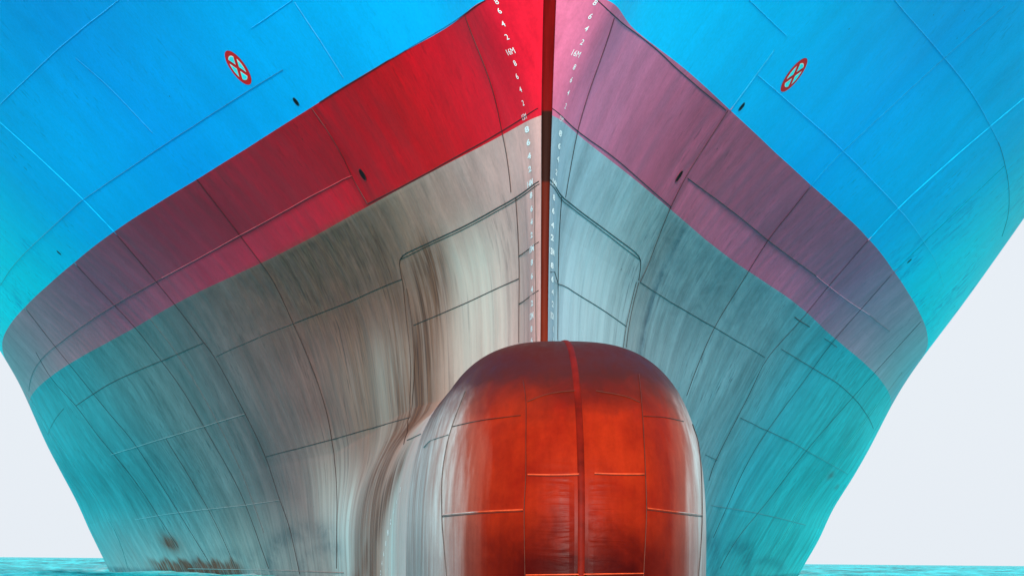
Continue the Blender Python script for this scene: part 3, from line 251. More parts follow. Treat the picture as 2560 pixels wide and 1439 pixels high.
# paint albedo along the hull: fading and chalking aft, with light levels baked in
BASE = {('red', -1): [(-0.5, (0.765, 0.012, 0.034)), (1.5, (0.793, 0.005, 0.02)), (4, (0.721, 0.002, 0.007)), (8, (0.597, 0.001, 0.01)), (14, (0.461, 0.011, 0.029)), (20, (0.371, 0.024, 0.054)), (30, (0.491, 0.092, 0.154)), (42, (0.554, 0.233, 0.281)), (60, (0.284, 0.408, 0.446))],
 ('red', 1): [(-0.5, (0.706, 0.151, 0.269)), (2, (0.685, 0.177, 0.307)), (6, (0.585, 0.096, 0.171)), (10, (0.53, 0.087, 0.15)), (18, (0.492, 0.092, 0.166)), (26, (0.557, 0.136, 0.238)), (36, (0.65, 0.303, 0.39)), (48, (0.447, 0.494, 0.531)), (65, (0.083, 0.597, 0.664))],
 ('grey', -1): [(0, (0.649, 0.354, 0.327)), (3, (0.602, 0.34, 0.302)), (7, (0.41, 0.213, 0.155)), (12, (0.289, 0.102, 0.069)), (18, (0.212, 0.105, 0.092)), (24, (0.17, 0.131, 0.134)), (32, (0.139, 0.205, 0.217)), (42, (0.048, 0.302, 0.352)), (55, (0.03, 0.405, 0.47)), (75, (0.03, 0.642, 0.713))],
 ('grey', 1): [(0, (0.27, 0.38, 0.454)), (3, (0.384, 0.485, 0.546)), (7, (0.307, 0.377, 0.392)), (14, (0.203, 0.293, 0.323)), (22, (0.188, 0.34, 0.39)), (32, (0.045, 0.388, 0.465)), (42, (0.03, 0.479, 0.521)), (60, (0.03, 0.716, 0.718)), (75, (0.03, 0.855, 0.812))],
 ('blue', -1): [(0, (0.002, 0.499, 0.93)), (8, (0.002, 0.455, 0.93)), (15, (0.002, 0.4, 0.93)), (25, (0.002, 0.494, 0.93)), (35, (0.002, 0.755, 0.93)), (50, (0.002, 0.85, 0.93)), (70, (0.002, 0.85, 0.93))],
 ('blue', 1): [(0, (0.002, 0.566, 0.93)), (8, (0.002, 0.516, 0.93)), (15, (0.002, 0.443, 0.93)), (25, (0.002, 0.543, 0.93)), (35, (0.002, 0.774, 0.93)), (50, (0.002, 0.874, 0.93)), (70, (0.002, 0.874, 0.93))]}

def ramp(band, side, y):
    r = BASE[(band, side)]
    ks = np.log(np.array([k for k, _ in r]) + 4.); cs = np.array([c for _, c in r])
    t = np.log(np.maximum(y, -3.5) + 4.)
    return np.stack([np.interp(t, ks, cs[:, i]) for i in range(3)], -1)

def band_of(z):
    return np.where(z > Z_BLUE, 2, np.where(z > Z_RED, 1, 0))

def smooth(a, b, x):
    t = np.clip((x - a) / (b - a), 0, 1); return t * t * (3 - 2 * t)

def near_line(y, z, line, s):
    """closeness to a line running down the plating: [(z, y), ...]"""
    zz = np.array([p[0] for p in line]); yy = np.array([p[1] for p in line])
    o = np.argsort(zz)
    yc = np.interp(z, zz[o], yy[o]); sc = s * (1 + .06 * np.abs(yc))
    return np.exp(-((y - yc) / sc) ** 2)

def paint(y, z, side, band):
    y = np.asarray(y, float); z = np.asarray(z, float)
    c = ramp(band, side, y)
    if band == 'red':      # the lower strake is brighter
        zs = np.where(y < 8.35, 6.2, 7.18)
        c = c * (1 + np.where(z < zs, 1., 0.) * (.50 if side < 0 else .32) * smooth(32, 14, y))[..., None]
    if band == 'blue':     # flare shading painted in, darker towards the upper courses
        c = c * (1 - .20 * smooth(9.3, 12.5, z))[..., None]
    return np.clip(c, 0, .95)

def wear_shading(y, z, side):
    """R rust streaks, G salt bleaching, B dark wet band"""
    y = np.asarray(y, float); z = np.asarray(z, float)
    if side < 0:
        r = 1.25 * near_line(y, z, [(6.2, 6.2), (4.7, 6.9), (3.4, 8.0), (2.6, 8.1)], .9) * smooth(6.6, 5.2, z)
        r = np.maximum(r, .95 * near_line(y, z, [(6.7, 9.1), (3.8, 9.2), (2, 9.4), (-.5, 10.6)], 1.1) * smooth(6.9, 6.3, z))
        r = np.maximum(r, .75 * near_line(y, z, [(6.7, 11.8), (2, 12.5), (-1, 13)], 1.3) * smooth(1.0, 3.0, z) * smooth(6.9, 6.2, z))
        r = np.maximum(r, .95 * np.exp(-((y - 12.0) / 6.0) ** 2) * smooth(4.2, 5.8, z) * smooth(6.75, 6.6, z))  # shade of the down-facing flare, painted in as a brown tone
        r = np.maximum(r, 1.15 * near_line(y, z, [(2.4, 4.2), (1.6, 4.6), (.4, 8), (-.4, 10.7)], 1.35) * smooth(2.6, 1.4, z))
        r = np.maximum(r, 1.3 * np.exp(-((y - 44.4) / 1.6) ** 2 - ((z - .55) / .3) ** 2))
        zr = z + .07 * np.sin(y * 2.1) + .05 * np.sin(y * 5.3 + 1)
        r = np.maximum(r, 1.2 * smooth(53, 47.5, y) * smooth(32.3, 35.5, y) * smooth(.06, -.20, zr))
        g = 1.0 * near_line(y, z, [(6.0, 4.2), (3, 4.0)], 1.6) * smooth(6.2, 5.0, z)  # sky gloss near the stem, painted pale
        g = np.maximum(g, 1.25 * near_line(y, z, [(4, 14.0), (2.2, 15.2), (-.5, 14.4)], 1.9) * smooth(3.6, .6, z))  # pale sky gloss painted low on the side
        g = np.maximum(g, .75 * np.exp(-((y - 10.5) / 3.2) ** 2) * smooth(5.2, 3.6, z))
        g = np.maximum(g, .55 * smooth(2.2, -.4, z) * smooth(12, 16, y))
        g = np.maximum(g, .6 * smooth(3.2, 2.2, z) * smooth(3.4, 1.5, y))
    else:
        r = .25 * near_line(y, z, [(6, 9), (0, 9.5)], .5) * smooth(6.8, 6.2, z)
        r = np.maximum(r, .9 * np.exp(-((y - 49.8) / .9) ** 2 - ((z - 3.4) / .13) ** 2))
        r = np.maximum(r, .7 * np.exp(-((y - 55) / .9) ** 2 - ((z - 3.15) / .1) ** 2))
        g = .8 * near_line(y, z, [(6, 4.5), (3, 4.5)], 2.2) * smooth(6.5, 4.6, z)
        g = np.maximum(g, .7 * smooth(3.5, 1.0, z) * smooth(16, 8, y))
    # dark wave reflections painted on as arcs
    a = np.zeros_like(y)
    for yc, zc, ry, rz, w in ([(20, -.5, 8, 1.2, 1.), (17, -.6, 5, .9, .9), (36, -.7, 8, .9, .6), (27, -.7, 6, 1.0, .6)] if side < 0 else
                              [(27, -.8, 9, 1.45, 1.), (38, -.8, 6, 1.35, 1.1), (21, -.8, 6, 1.2, .8), (47, -.8, 7, .9, .7)]):
        d = np.hypot((y - yc) / ry, (z - zc) / rz)
        a = np.maximum(a, w * np.exp(-((d - 1) / .22) ** 2) * smooth(-.2, .4, (y - yc) / ry + .6))
        a = np.maximum(a, w * .35 * smooth(1.1, .6, d))
    a = .8 * a
    if side > 0: a = np.maximum(a, 1.2 * near_line(y, z, [(6.6, 10.0), (3.0, 10.3)], .22) * smooth(2.2, 4.5, z) * smooth(6.7, 6.5, z))  # soft knuckle shadow painted beside the joint
    a = np.maximum(a, .9 * smooth(-.30, -.5, z))
    # shade of the flare painted in below the red band
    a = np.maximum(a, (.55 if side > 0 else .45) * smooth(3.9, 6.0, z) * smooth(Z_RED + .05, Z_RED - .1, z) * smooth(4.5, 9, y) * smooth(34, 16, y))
    return np.clip(np.stack([r, g, a], -1), 0, 1.4)

# ------------------------------------------------------------------ materials
def new_mat(name):
    m = bpy.data.materials.new(name); m.use_nodes = True
    nt = m.node_tree; nt.nodes.clear()
    o = nt.nodes.new("ShaderNodeOutputMaterial"); b = nt.nodes.new("ShaderNodeBsdfPrincipled")
    nt.links.new(b.outputs[0], o.inputs[0])
    return m, nt, b

class G:
    """small helper for node graphs"""
    def __init__(s, nt): s.nt = nt
    def n(s, t, **k):
        x = s.nt.nodes.new(t)
        for a, v in k.items(): setattr(x, a, v)
        return x
    def put(s, sock, v):
        if isinstance(v, bpy.types.NodeSocket): s.nt.links.new(v, sock)
        elif isinstance(v, (tuple, list)) and len(v) == 3 and len(sock.default_value) == 4: sock.default_value = (*v, 1)
        else: sock.default_value = v
    def m(s, op, a, b=0.0, c=None, clamp=False):
        x = s.n("ShaderNodeMath", operation=op, use_clamp=clamp); s.put(x.inputs[0], a); s.put(x.inputs[1], b)
        if c is not None: s.put(x.inputs[2], c)
        return x.outputs[0]
    def mix(s, f, a, b, mode='MIX'):
        x = s.n("ShaderNodeMix", data_type='RGBA', blend_type=mode)
        s.put(x.inputs[0], f); s.put(x.inputs[6], a); s.put(x.inputs[7], b); return x.outputs[2]
    def noise(s, vec, scale=1., detail=4., rough=.55, dist=0.):
        x = s.n("ShaderNodeTexNoise"); s.put(x.inputs['Vector'], vec); s.put(x.inputs['Scale'], scale)
        s.put(x.inputs['Detail'], detail); s.put(x.inputs['Roughness'], rough); s.put(x.inputs['Distortion'], dist)
        return x.outputs[0]
    def rng(s, v, a, b, c, d, smoothstep=False):
        x = s.n("ShaderNodeMapRange"); x.interpolation_type = 'SMOOTHSTEP' if smoothstep else 'LINEAR'
        s.put(x.inputs[0], v)
        for i, q in enumerate((a, b, c, d)): s.put(x.inputs[i + 1], q)
        return x.outputs[0]
    def scale(s, vec, k):
        x = s.n("ShaderNodeVectorMath", operation='MULTIPLY'); s.put(x.inputs[0], vec); x.inputs[1].default_value = k
        return x.outputs[0]
    def grey(s, v):
        x = s.n("ShaderNodeCombineColor"); [s.put(x.inputs[i], v) for i in range(3)]; return x.outputs[0]

def plate_mat(name, amt, rough, spec, dirt, band):
    m, nt, b = new_mat(name); g = G(nt)
    tc = g.n("ShaderNodeTexCoord").outputs['Object']
    at = g.n("ShaderNodeAttribute", attribute_name="Paint").outputs['Color']
    we = g.n("ShaderNodeSeparateColor"); nt.links.new(g.n("ShaderNodeAttribute", attribute_name="Wear").outputs['Color'], we.inputs[0])
    rust_shade, bleach_gloss, wet_shade = we.outputs[0], we.outputs[1], we.outputs[2]
    # streaks run down the plating
    s1 = g.noise(g.scale(tc, (0.3, 1.0, .07)), 1, 6, .62)
    s2 = g.noise(g.scale(tc, (1.6, 3.4, .13)), 1, 5, .6)
    s3 = g.noise(g.scale(tc, (6, 14.0, .55)), 1, 4, .6)
    mo = g.noise(tc, .55, 5, .6)
    fine = g.noise(tc, 16, 3, .6)
    pm = g.rng(g.noise(g.scale(tc, (.2, .16, .22)), 1, 3, .5), .38, .62, .35, 1.25)      # streaking comes in patches
    if band == 'blue':
        sp0 = g.n("ShaderNodeSeparateXYZ"); nt.links.new(tc, sp0.inputs[0])
        pm = g.m('MULTIPLY', pm, g.rng(sp0.outputs[1], 12, 38, .25, 1.3))
    f = g.m('ADD', g.rng(s1, .3, .7, 1 - amt * .85, 1 + amt * .85), g.m('MULTIPLY', pm, g.rng(s2, .3, .7, -amt * .8, amt * .8)))
    f = g.m('ADD', f, g.m('MULTIPLY', pm, g.rng(s3, .3, .7, -amt * .42, amt * .42)))
    f = g.m('ADD', f, g.rng(mo, .3, .7, -amt * .65, amt * .65))
    f = g.m('ADD', f, g.rng(g.noise(g.scale(tc, (2.2, 1.6, 1.1)), 1, 6, .7, .4), .35, .65, -amt * .35, amt * .35))
    f = g.m('ADD', f, g.rng(fine, .3, .7, -.06, .06))
    # plates from different heats of paint: tone steps from plate to plate
    sep = g.n("ShaderNodeSeparateXYZ"); nt.links.new(tc, sep.inputs[0])
    pv = g.n("ShaderNodeCombineXYZ")
    g.put(pv.inputs[0], g.m('SIGN', sep.outputs[0]))
    row = g.m('FLOOR', g.m('DIVIDE', g.m('ADD', sep.outputs[2], .4), 1.9))
    g.put(pv.inputs[1], g.m('FLOOR', g.m('DIVIDE', g.m('ADD', sep.outputs[1], g.m('MULTIPLY', row, 2.7)), 7.4)))
    g.put(pv.inputs[2], row)
    wnz = g.n("ShaderNodeTexWhiteNoise"); nt.links.new(pv.outputs[0], wnz.inputs[0])
    f = g.m('ADD', f, g.rng(wnz.outputs[0], 0, 1, -amt * .22, amt * .22))
    # frames behind the plate show as faint upright bands
    wv = g.m('SINE', g.m('ADD', g.m('MULTIPLY', sep.outputs[1], 7.85), g.m('MULTIPLY', g.noise(tc, .8, 2, .5), 2.0)))
    f = g.m('ADD', f, g.m('MULTIPLY', wv, amt * .045))
    col = g.mix(1.0, at, g.grey(f), 'MULTIPLY')
    # salt bleaching and painted sky gloss, broken up by streaks
    bl = g.m('MULTIPLY', bleach_gloss, g.rng(g.m('ADD', s2, g.m('MULTIPLY', s1, .5)), .5, 1.0, .35, 1.0))
    col = g.mix(bl, col, g.mix(g.rng(sep.outputs[0], -.3, .3, 0, 1), g.mix(g.rng(sep.outputs[2], .6, 2.6, 0, 1), (.58, .66, .63), (.66, .61, .53)), (.56, .69, .72)))
    # rust and grime streaks, with the painted flare shade
    rs = g.m('MULTIPLY', rust_shade, g.rng(g.m('ADD', g.m('MULTIPLY', s2, .75), g.m('ADD', g.m('MULTIPLY', s3, .3), g.m('MULTIPLY', g.noise(g.scale(tc, (3, 3.2, .6)), 1, 4, .6), .25))), .48, .70, .12, 1.0), None, True)
    col = g.mix(rs, col, g.mix(g.rng(s3, .35, .65, 0, 1), (.060, .020, .012), (.23, .098, .055)))
    # loose thin dark runs everywhere
    th = g.noise(g.scale(tc, (5, 7.0, .11)), 1, 4, .55)
    th = g.m('MULTIPLY', g.rng(th, .56, .70, 0, 1), g.m('MULTIPLY', pm, g.rng(mo, .42, .62, 0, dirt)))
    dk = g.mix(1.0, col, (.30, .30, .33), 'MULTIPLY')
    col = g.mix(th, col, dk)
    if band == 'blue':
        # scoured patches further aft, where tugs and fenders rub: the older darker coat shows in short runs
        pa = g.m('MULTIPLY', g.rng(g.noise(g.scale(tc, (.3, .22, .35)), 1, 3, .5), .50, .64, 0, 1), g.rng(sp0.outputs[1], 17, 34, 0, 1))
        pa = g.m('MULTIPLY', pa, g.rng(g.noise(g.scale(tc, (2, 2.2, .9)), 1, 6, .72), .50, .60, 0, .75))
        col = g.mix(pa, col, g.mix(1.0, col, (.5, .42, .62), 'MULTIPLY'))
    # wet, weedy band by the water, plus painted shade and wave reflections
    wm = g.m('MULTIPLY', wet_shade, g.rng(g.noise(g.scale(tc, (1, .7, 2.5)), 1, 5, .65, .6), .30, .62, .15, .95), None, True)
    col = g.mix(wm, col, g.mix(1.0, col, (.30, .40, .46), 'MULTIPLY'))
    # pinholes
    vo = g.n("ShaderNodeTexVoronoi"); g.put(vo.inputs['Vector'], tc); vo.inputs['Scale'].default_value = 1.1
    ph = g.rng(vo.outputs[0], .016, .026, .85, 0)
    col = g.mix(ph, col, (.02, .015, .012))
    g.put(b.inputs['Base Color'], col)
    g.put(b.inputs['Roughness'], g.m('ADD', rough - .08, g.m('MULTIPLY', s2, .18)))
    b.inputs['Specular IOR Level'].default_value = spec
    wob = .25 if band == 'blue' else 1.0
    bh = g.m('ADD', g.m('MULTIPLY', wv, .18 * wob), g.m('MULTIPLY', g.noise(g.scale(tc, (.8, 1.1, .35)), 1, 3, .5), 2.6 * wob))
    bh = g.m('ADD', bh, g.m('MULTIPLY', fine, .12))
    bp = g.n("ShaderNodeBump"); bp.inputs['Strength'].default_value = .8; bp.inputs['Distance'].default_value = .014
    g.put(bp.inputs['Height'], bh); nt.links.new(bp.outputs[0], b.inputs['Normal'])
    return m

M_BLUE = plate_mat("blue_topside_paint", .06, .45, .03, .8, 'blue')
M_RED = plate_mat("faded_red_paint", .15, .48, .04, .5, 'red')
M_GREY = plate_mat("weathered_grey_antifouling", .24, .46, .06, .9, 'grey')

def simple_mat(name, col, rough=.5, spec=.4, attr=False, var=.12, scale=6.):
    m, nt, b = new_mat(name); g = G(nt)
    tc = g.n("ShaderNodeTexCoord").outputs['Object']
    base = g.n("ShaderNodeAttribute", attribute_name="Paint").outputs['Color'] if attr else col
    f = g.rng(g.noise(tc, scale, 5, .6), .3, .7, 1 - var, 1 + var)
    g.put(b.inputs['Base Color'], g.mix(1.0, base, g.grey(f), 'MULTIPLY'))
    b.inputs['Roughness'].default_value = rough; b.inputs['Specular IOR Level'].default_value = spec
    return m

M_WELD = simple_mat("painted_weld_bead", None, .5, .3, True, .35, 9)
M_WHITE = simple_mat("white_mark_paint", (.88, .90, .90), .5, .3, False, .08, 12)
M_SIGNRED = simple_mat("signal_red_paint", (.95, .006, .006), .5, .05, False, .05)
M_SIGNPALE = simple_mat("pale_border_paint", (.92, .92, .88), .5, .05)
M_SIGNCYAN = simple_mat("cyan_sign_paint", (.04, .88, .90), .5, .05)
M_HOLE = simple_mat("dark_opening", (.004, .004, .005), .8, .1)
M_DECK = simple_mat("green_deck_paint", (.05, .12, .09), .7, .3)

M_NOSE = simple_mat("nose_bar_paint", (.15, .006, .002), .5, .05, False, .40, 3)

def stem_mat():
    m, nt, b = new_mat("stem_bar_paint"); g = G(nt)
    tc = g.n("ShaderNodeTexCoord").outputs['Object']
    sep = g.n("ShaderNodeSeparateXYZ"); nt.links.new(tc, sep.inputs[0])
    n = g.noise(g.scale(tc, (14, 3, .8)), 1, 5, .6)
    up = (.14, .002, .002); mid = (.022, .005, .003); low = (.085, .008, .003)
    c = g.mix(g.rng(sep.outputs[2], 5.68, 5.72, 0, 1), low, mid)
    c = g.mix(g.rng(sep.outputs[2], 6.72, 6.75, 0, 1), c, up)
    c = g.mix(g.rng(sep.outputs[2], Z_BLUE + .0, Z_BLUE + .02, 0, 1), c, (.0, .40, .95))
    c = g.mix(g.rng(sep.outputs[2], 2.9, 4.4, .6, 0), c, (.20, .022, .006))
    g.put(b.inputs['Base Color'], g.mix(1.0, c, g.grey(g.rng(n, .3, .7, .65, 1.3)), 'MULTIPLY'))
    b.inputs['Roughness'].default_value = .5; b.inputs['Specular IOR Level'].default_value = .04
    return m
M_STEM = stem_mat()

def bulb_mat():
    m, nt, b = new_mat("orange_red_bulb_paint"); g = G(nt)
    tc = g.n("ShaderNodeTexCoord").outputs['Object']
    sep = g.n("ShaderNodeSeparateXYZ"); nt.links.new(tc, sep.inputs[0])
    x, y, z = sep.outputs
    ax = g.m('ABSOLUTE', x)
    s1 = g.noise(g.scale(tc, (3.2, 1.2, .22)), 1, 6, .62)
    s2 = g.noise(g.scale(tc, (9, 4, .5)), 1, 5, .6)
    mo = g.noise(tc, 1.3, 5, .6)
    red = g.mix(g.rng(mo, .35, .65, 0, 1), (.19, .006, .001), (.29, .015, .002))
    # pale outboard: grey coat behind the nose, plus sky reflection painted in
    w = g.m('ADD', g.rng(ax, .60, 1.60, -.25, 1.15), g.rng(y, -6.1, -4.9, -.15, .55))
    w = g.m('ADD', w, g.m('MULTIPLY', g.m('SUBTRACT', g.m('ADD', g.m('MULTIPLY', s1, .6), g.m('MULTIPLY', s2, .4)), .5), .75))
    w = g.m('MULTIPLY', g.rng(w, .25, 1.05, 0, .93), g.rng(z, 2.0, 2.75, 1.0, .35))
    coat_sheen = g.mix(g.rng(s2, .35, .65, 0, 1), (.40, .25, .22), (.54, .51, .50))
    col = g.mix(g.rng(w, 0, .5, 0, 1), red, (.30, .075, .05))
    col = g.mix(g.rng(w, .35, .93, 0, 1), col, coat_sheen)
    # reflections painted in: dark hull on the crown, sea low down, ragged edge
    rag = g.noise(g.scale(tc, (2.2, 1.5, 2.2)), 1, 5, .6, .8)
    cr = g.m('MULTIPLY', g.rng(g.m('ADD', z, g.m('MULTIPLY', rag, .7)), 2.02, 2.62, 0, .93), 1.0)
    col = g.mix(cr, col, (.055, .007, .003))
    lo = g.m('MULTIPLY', g.rng(g.m('ADD', z, g.m('MULTIPLY', g.m('SUBTRACT', rag, .5), .7)), .0, .62, .97, 0), g.rng(ax, .6, 1.5, 1.0, .35))
    col = g.mix(lo, col, g.mix(1.0, col, (.20, .06, .08), 'MULTIPLY'))
    f = g.m('ADD', g.rng(s2, .3, .7, .88, 1.12), g.rng(g.noise(tc, 22, 3, .6), .3, .7, -.05, .05))
    g.put(b.inputs['Base Color'], g.mix(1.0, col, g.grey(f), 'MULTIPLY'))
    g.put(b.inputs['Roughness'], g.rng(s2, .3, .7, .36, .50))
    b.inputs['Specular IOR Level'].default_value = .06
    # dents and wrinkles beside the nose bar
    wr = g.noise(g.scale(tc, (1.1, 1.0, 8.0)), 1, 3, .5, 1.0)
    mask = g.m('MULTIPLY', g.m('MULTIPLY', g.rng(ax, .08, .14, 0, 1), g.rng(ax, .28, .75, 1, 0)), g.m('MULTIPLY', g.rng(z, .75, 1.3, 1, 0), g.rng(z, -.3, .25, .3, 1)))
    hgt = g.m('ADD', g.m('MULTIPLY', g.m('MULTIPLY', wr, mask), 1.0), g.m('MULTIPLY', g.noise(tc, 1.6, 4, .5), .55))
    bp = g.n("ShaderNodeBump"); bp.inputs['Strength'].default_value = .7; bp.inputs['Distance'].default_value = .035
    g.put(bp.inputs['Height'], hgt); nt.links.new(bp.outputs[0], b.inputs['Normal'])
    return m
M_BULB = bulb_mat()

# ------------------------------------------------------------------ mesh helpers
def mesh_obj(name, V, F, mat, parent=None, attrs=None, smooth_shade=True):
    me = bpy.data.meshes.new(name)
    me.from_pydata([tuple(v) for v in V], [], [tuple(f) for f in F])
    for m in (mat if isinstance(mat, (list, tuple)) else [mat]): me.materials.append(m)
    if smooth_shade: me.polygons.foreach_set('use_smooth', [True] * len(me.polygons))
    for k, a in (attrs or {}).items():
        ca = me.color_attributes.new(k, 'FLOAT_COLOR', 'POINT')
        a = np.concatenate([np.asarray(a, float), np.ones((len(a), 1))], 1)
        ca.data.foreach_set('color', a.astype(np.float32).ravel())
    me.update()
    o = bpy.data.objects.new(name, me); scene.collection.objects.link(o)
    if parent is not None: o.parent = parent
    return o

def grid_faces(n, m, flip=False, off=0):
    i, j = np.meshgrid(np.arange(n - 1), np.arange(m - 1), indexing='ij')
    a = off + i * m + j; q = np.stack([a, a + m, a + m + 1, a + 1], -1).reshape(-1, 4)
    return q[:, ::-1] if flip else q

ship = bpy.data.objects.new("cargo_ship", None); scene.collection.objects.link(ship)
ship.location = (0, 0, CAM_H)
ship['label'] = "huge cargo ship bow with bright blue topsides, faded red band, grey-teal underbody and orange bulb"
ship['category'] = "ship"

# ------------------------------------------------------------------ shell plating
T = np.concatenate([np.arange(0, .6, .04), np.arange(.6, 2.4, .1), np.arange(2.4, 16, .16), np.arange(16, 60, .3), np.arange(60, 100, 1.0), np.arange(100, 241, 5.)])
def shell(name, zs, band, mat):
    V = []; Fa = []; C = []; W = []; off = 0
    t, z = np.meshgrid(T, zs, indexing='ij')
    sy = stem_y(z); y = t + sy * np.exp(-t / 7)
    for side in (-1, 1):
        P = hull_p(y, z, side).reshape(-1, 3)
        V.append(P); C.append(paint(y, z, side, band).reshape(-1, 3)); W.append(wear_shading(y, z, side).reshape(-1, 3))
        Fa.append(grid_faces(len(T), len(zs), side > 0, off)); off += len(P)
    return mesh_obj(name, np.concatenate(V), np.concatenate(Fa), mat, ship, {'Paint': np.concatenate(C), 'Wear': np.concatenate(W)})

z_low = np.concatenate([np.arange(-3.5, -.6, .3), np.arange(-.6, 1.2, .06), np.arange(1.2, 2.4, .08), np.arange(2.4, 3.1, .03), np.arange(3.1, Z_RED - .05, .1), [Z_RED]])
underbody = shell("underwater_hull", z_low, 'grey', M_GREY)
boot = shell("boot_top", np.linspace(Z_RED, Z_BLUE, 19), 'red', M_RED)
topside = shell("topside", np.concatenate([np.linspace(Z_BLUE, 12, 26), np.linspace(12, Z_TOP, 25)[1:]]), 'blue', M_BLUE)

# deck and transom close the ship
yy = np.concatenate([T]); zt = Z_TOP - 1.1
sy = stem_y(zt); yd = yy + sy * np.exp(-yy / 7); b = half(yd, np.full_like(yd, zt)) - .02
V = [(-q, p, zt) for p, q in zip(yd, b)] + [(q, p, zt) for p, q in zip(yd, b)]
n = len(yd); mesh_obj("deck", V, [(i, i + n, i + n + 1, i + 1) for i in range(n - 1)], M_DECK, ship, None, False)
zz = np.linspace(-3.5, Z_TOP, 30); bb = half(np.full_like(zz, T[-1]), zz)
V = [(-q, T[-1], p) for p, q in zip(zz, bb)] + [(q, T[-1], p) for p, q in zip(zz, bb)]
n = len(zz); mesh_obj("transom", V, [(i, i + 1, i + n + 1, i + n) for i in range(n - 1)], M_DECK, ship, None, False)

# ------------------------------------------------------------------ stem bar
zs = np.arange(2.75, Z_TOP + .3, .07); K = 12
hw = np.interp(zs, [2.7, 4, 5.6, 6.7, 8.4, 12, 18], [.056, .058, .066, .082, .098, .13, .2])
V = []
for z_, h_ in zip(zs, hw):
    for k in range(K + 1):
        a = math.pi * (k / K)
        cx = -math.cos(a); sx = math.sin(a)
        px_ = h_ * np.sign(cx) * abs(cx) ** .55; py_ = -.075 * sx ** .6
        V.append((px_, float(stem_y(z_)) + py_ + .03, z_))
stem = mesh_obj("stem_bar", V, grid_faces(len(zs), K + 1, True), M_STEM, ship)

# ------------------------------------------------------------------ bulb
ys = np.concatenate([-7.4 + 3.9 * (1 - np.cos(np.linspace(0, math.pi / 2, 60))) , np.arange(-3.4, .25, .1)])
ys[0] += 1e-4
th = np.linspace(0, math.pi, 97)
V = []; nb = 0
for y_ in ys:
    w_ = float(bulb_w(np.array(y_))); t_ = float(bulb_t(np.array(y_)))
    ring = []
    for a in th:
        c_, s_ = math.cos(a), math.sin(a)
        ring.append((-w_ * np.sign(c_) * abs(c_) ** (2 / BN), y_, t_ * abs(s_) ** (2 / BN)))
    low = np.linspace(-3.2, 0, 18)[:-1] * min(1, t_ / 2.0)
    ring = [(-w_ * (1 - .18 * (z_ / 3.2) ** 2), y_, z_) for z_ in low] + ring + [(w_ * (1 - .18 * (z_ / 3.2) ** 2), y_, z_) for z_ in low[::-1]]
    nb = len(ring); V += ring
Fb = [tuple(f) for f in grid_faces(len(ys), nb)]
bulb = mesh_obj("bulbous_bow", V, Fb, M_BULB, ship)

def bulb_n(p):
    x_, y_, z_ = p; e = .01
    def f(x, y, z):
        w_ = float(bulb_w(np.array(y))); t_ = float(bulb_t(np.array(y)))
        return (abs(x) / max(w_, 1e-3)) ** BN + (max(z, 0) / max(t_, 1e-3)) ** BN
    g_ = np.array([f(x_ + e, y_, z_) - f(x_ - e, y_, z_), f(x_, y_ + e, z_) - f(x_, y_ - e, z_), f(x_, y_, z_ + e) - f(x_, y_, z_ - e)])
    return g_ / (np.linalg.norm(g_) + 1e-9)

# ------------------------------------------------------------------ weld seams: raised beads lying on the plating
def bead(P, N, hw_, hgt):
    P = np.asarray(P); N = np.asarray(N)
    Tn = np.gradient(P, axis=0); Tn /= np.linalg.norm(Tn, axis=1, keepdims=True) + 1e-9
    S = np.cross(Tn, N); S /= np.linalg.norm(S, axis=1, keepdims=True) + 1e-9
    rows = [P + S * hw_ + N * .001, P + S * hw_ * .6 + N * hgt * .8, P + N * hgt, P - S * hw_ * .6 + N * hgt * .8, P - S * hw_ + N * .001]
    return np.stack(rows, 1).reshape(-1, 3), grid_faces(len(P), 5)

def seam_colour(y, z, side, kind):
    bd = band_of(z); c = np.zeros((len(y), 3))
    for i, nm in enumerate(('grey', 'red', 'blue')):
        k = bd == i
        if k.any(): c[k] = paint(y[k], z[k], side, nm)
    if kind == 'd': c = np.where((bd == 2)[:, None], c * .55, c * .10 + np.array([.006, .003, .002]))
    elif kind == 'D': c = c * 0 + .008
    elif kind == 'f': c = c * .5
    else: c = np.where((bd == 2)[:, None], c * 1.0 + np.array([.0, .045, .02]), c * 1.35 + .06)
    return np.clip(c, 0, .95)

groups = {}
rs = np.random.RandomState(4)
for kind, side, hw_, pts in HULL_SEAMS:
    y_ = np.array([p[0] for p in pts]); z_ = np.array([p[1] for p in pts])
    if len(y_) > 6:
        k = np.array([1, 2, 3, 2, 1.]) / 9
        for arr in (y_, z_):
            q = np.convolve(np.pad(arr, 2, mode='reflect', reflect_type='odd'), k, 'valid'); big = abs(q - arr) > .12; arr[~big] = q[~big]
    P = hull_p(y_, z_, side); N = hull_n(y_, z_, side)
    up = abs(z_[-1] - z_[0]) > .25 * abs(y_[-1] - y_[0])
    V, Fq = bead(P, N, hw_ * (1.25 if up and np.median(y_) > 10 else .72), .014)
    C = np.repeat(seam_colour(y_, z_, side, kind), 5, 0)
    nm = 0 if np.median(z_) > Z_BLUE else (1 if np.median(z_) > Z_RED else 2)
    groups.setdefault(nm, []).append((V, Fq, C))
for k, L in groups.items():
    V = []; Fq = []; C = []; off = 0
    for v, f, c in L: V.append(v); Fq.append(f + off); C.append(c); off += len(v)
    mesh_obj("weld_seam", np.concatenate(V), np.concatenate(Fq), M_WELD, (topside, boot, underbody)[k], {'Paint': np.concatenate(C)})
V = []; Fq = []; C = []; off = 0
for kind, hw_, pts in BULB_SEAMS:
    P = np.array(pts); N = np.array([bulb_n(p) for p in P])
    v, f = bead(P, N, hw_, .014)
    ax = np.abs(P[:, :1]); base = np.where(ax > 1.2, np.array([[.40, .28, .26]]), np.array([[.55, .055, .012]]))
    base = base * {'d': .16, 'f': .5, 'l': 1.15}[kind]
    V.append(v); Fq.append(f + off); C.append(np.repeat(base, 5, 0)); off += len(v)
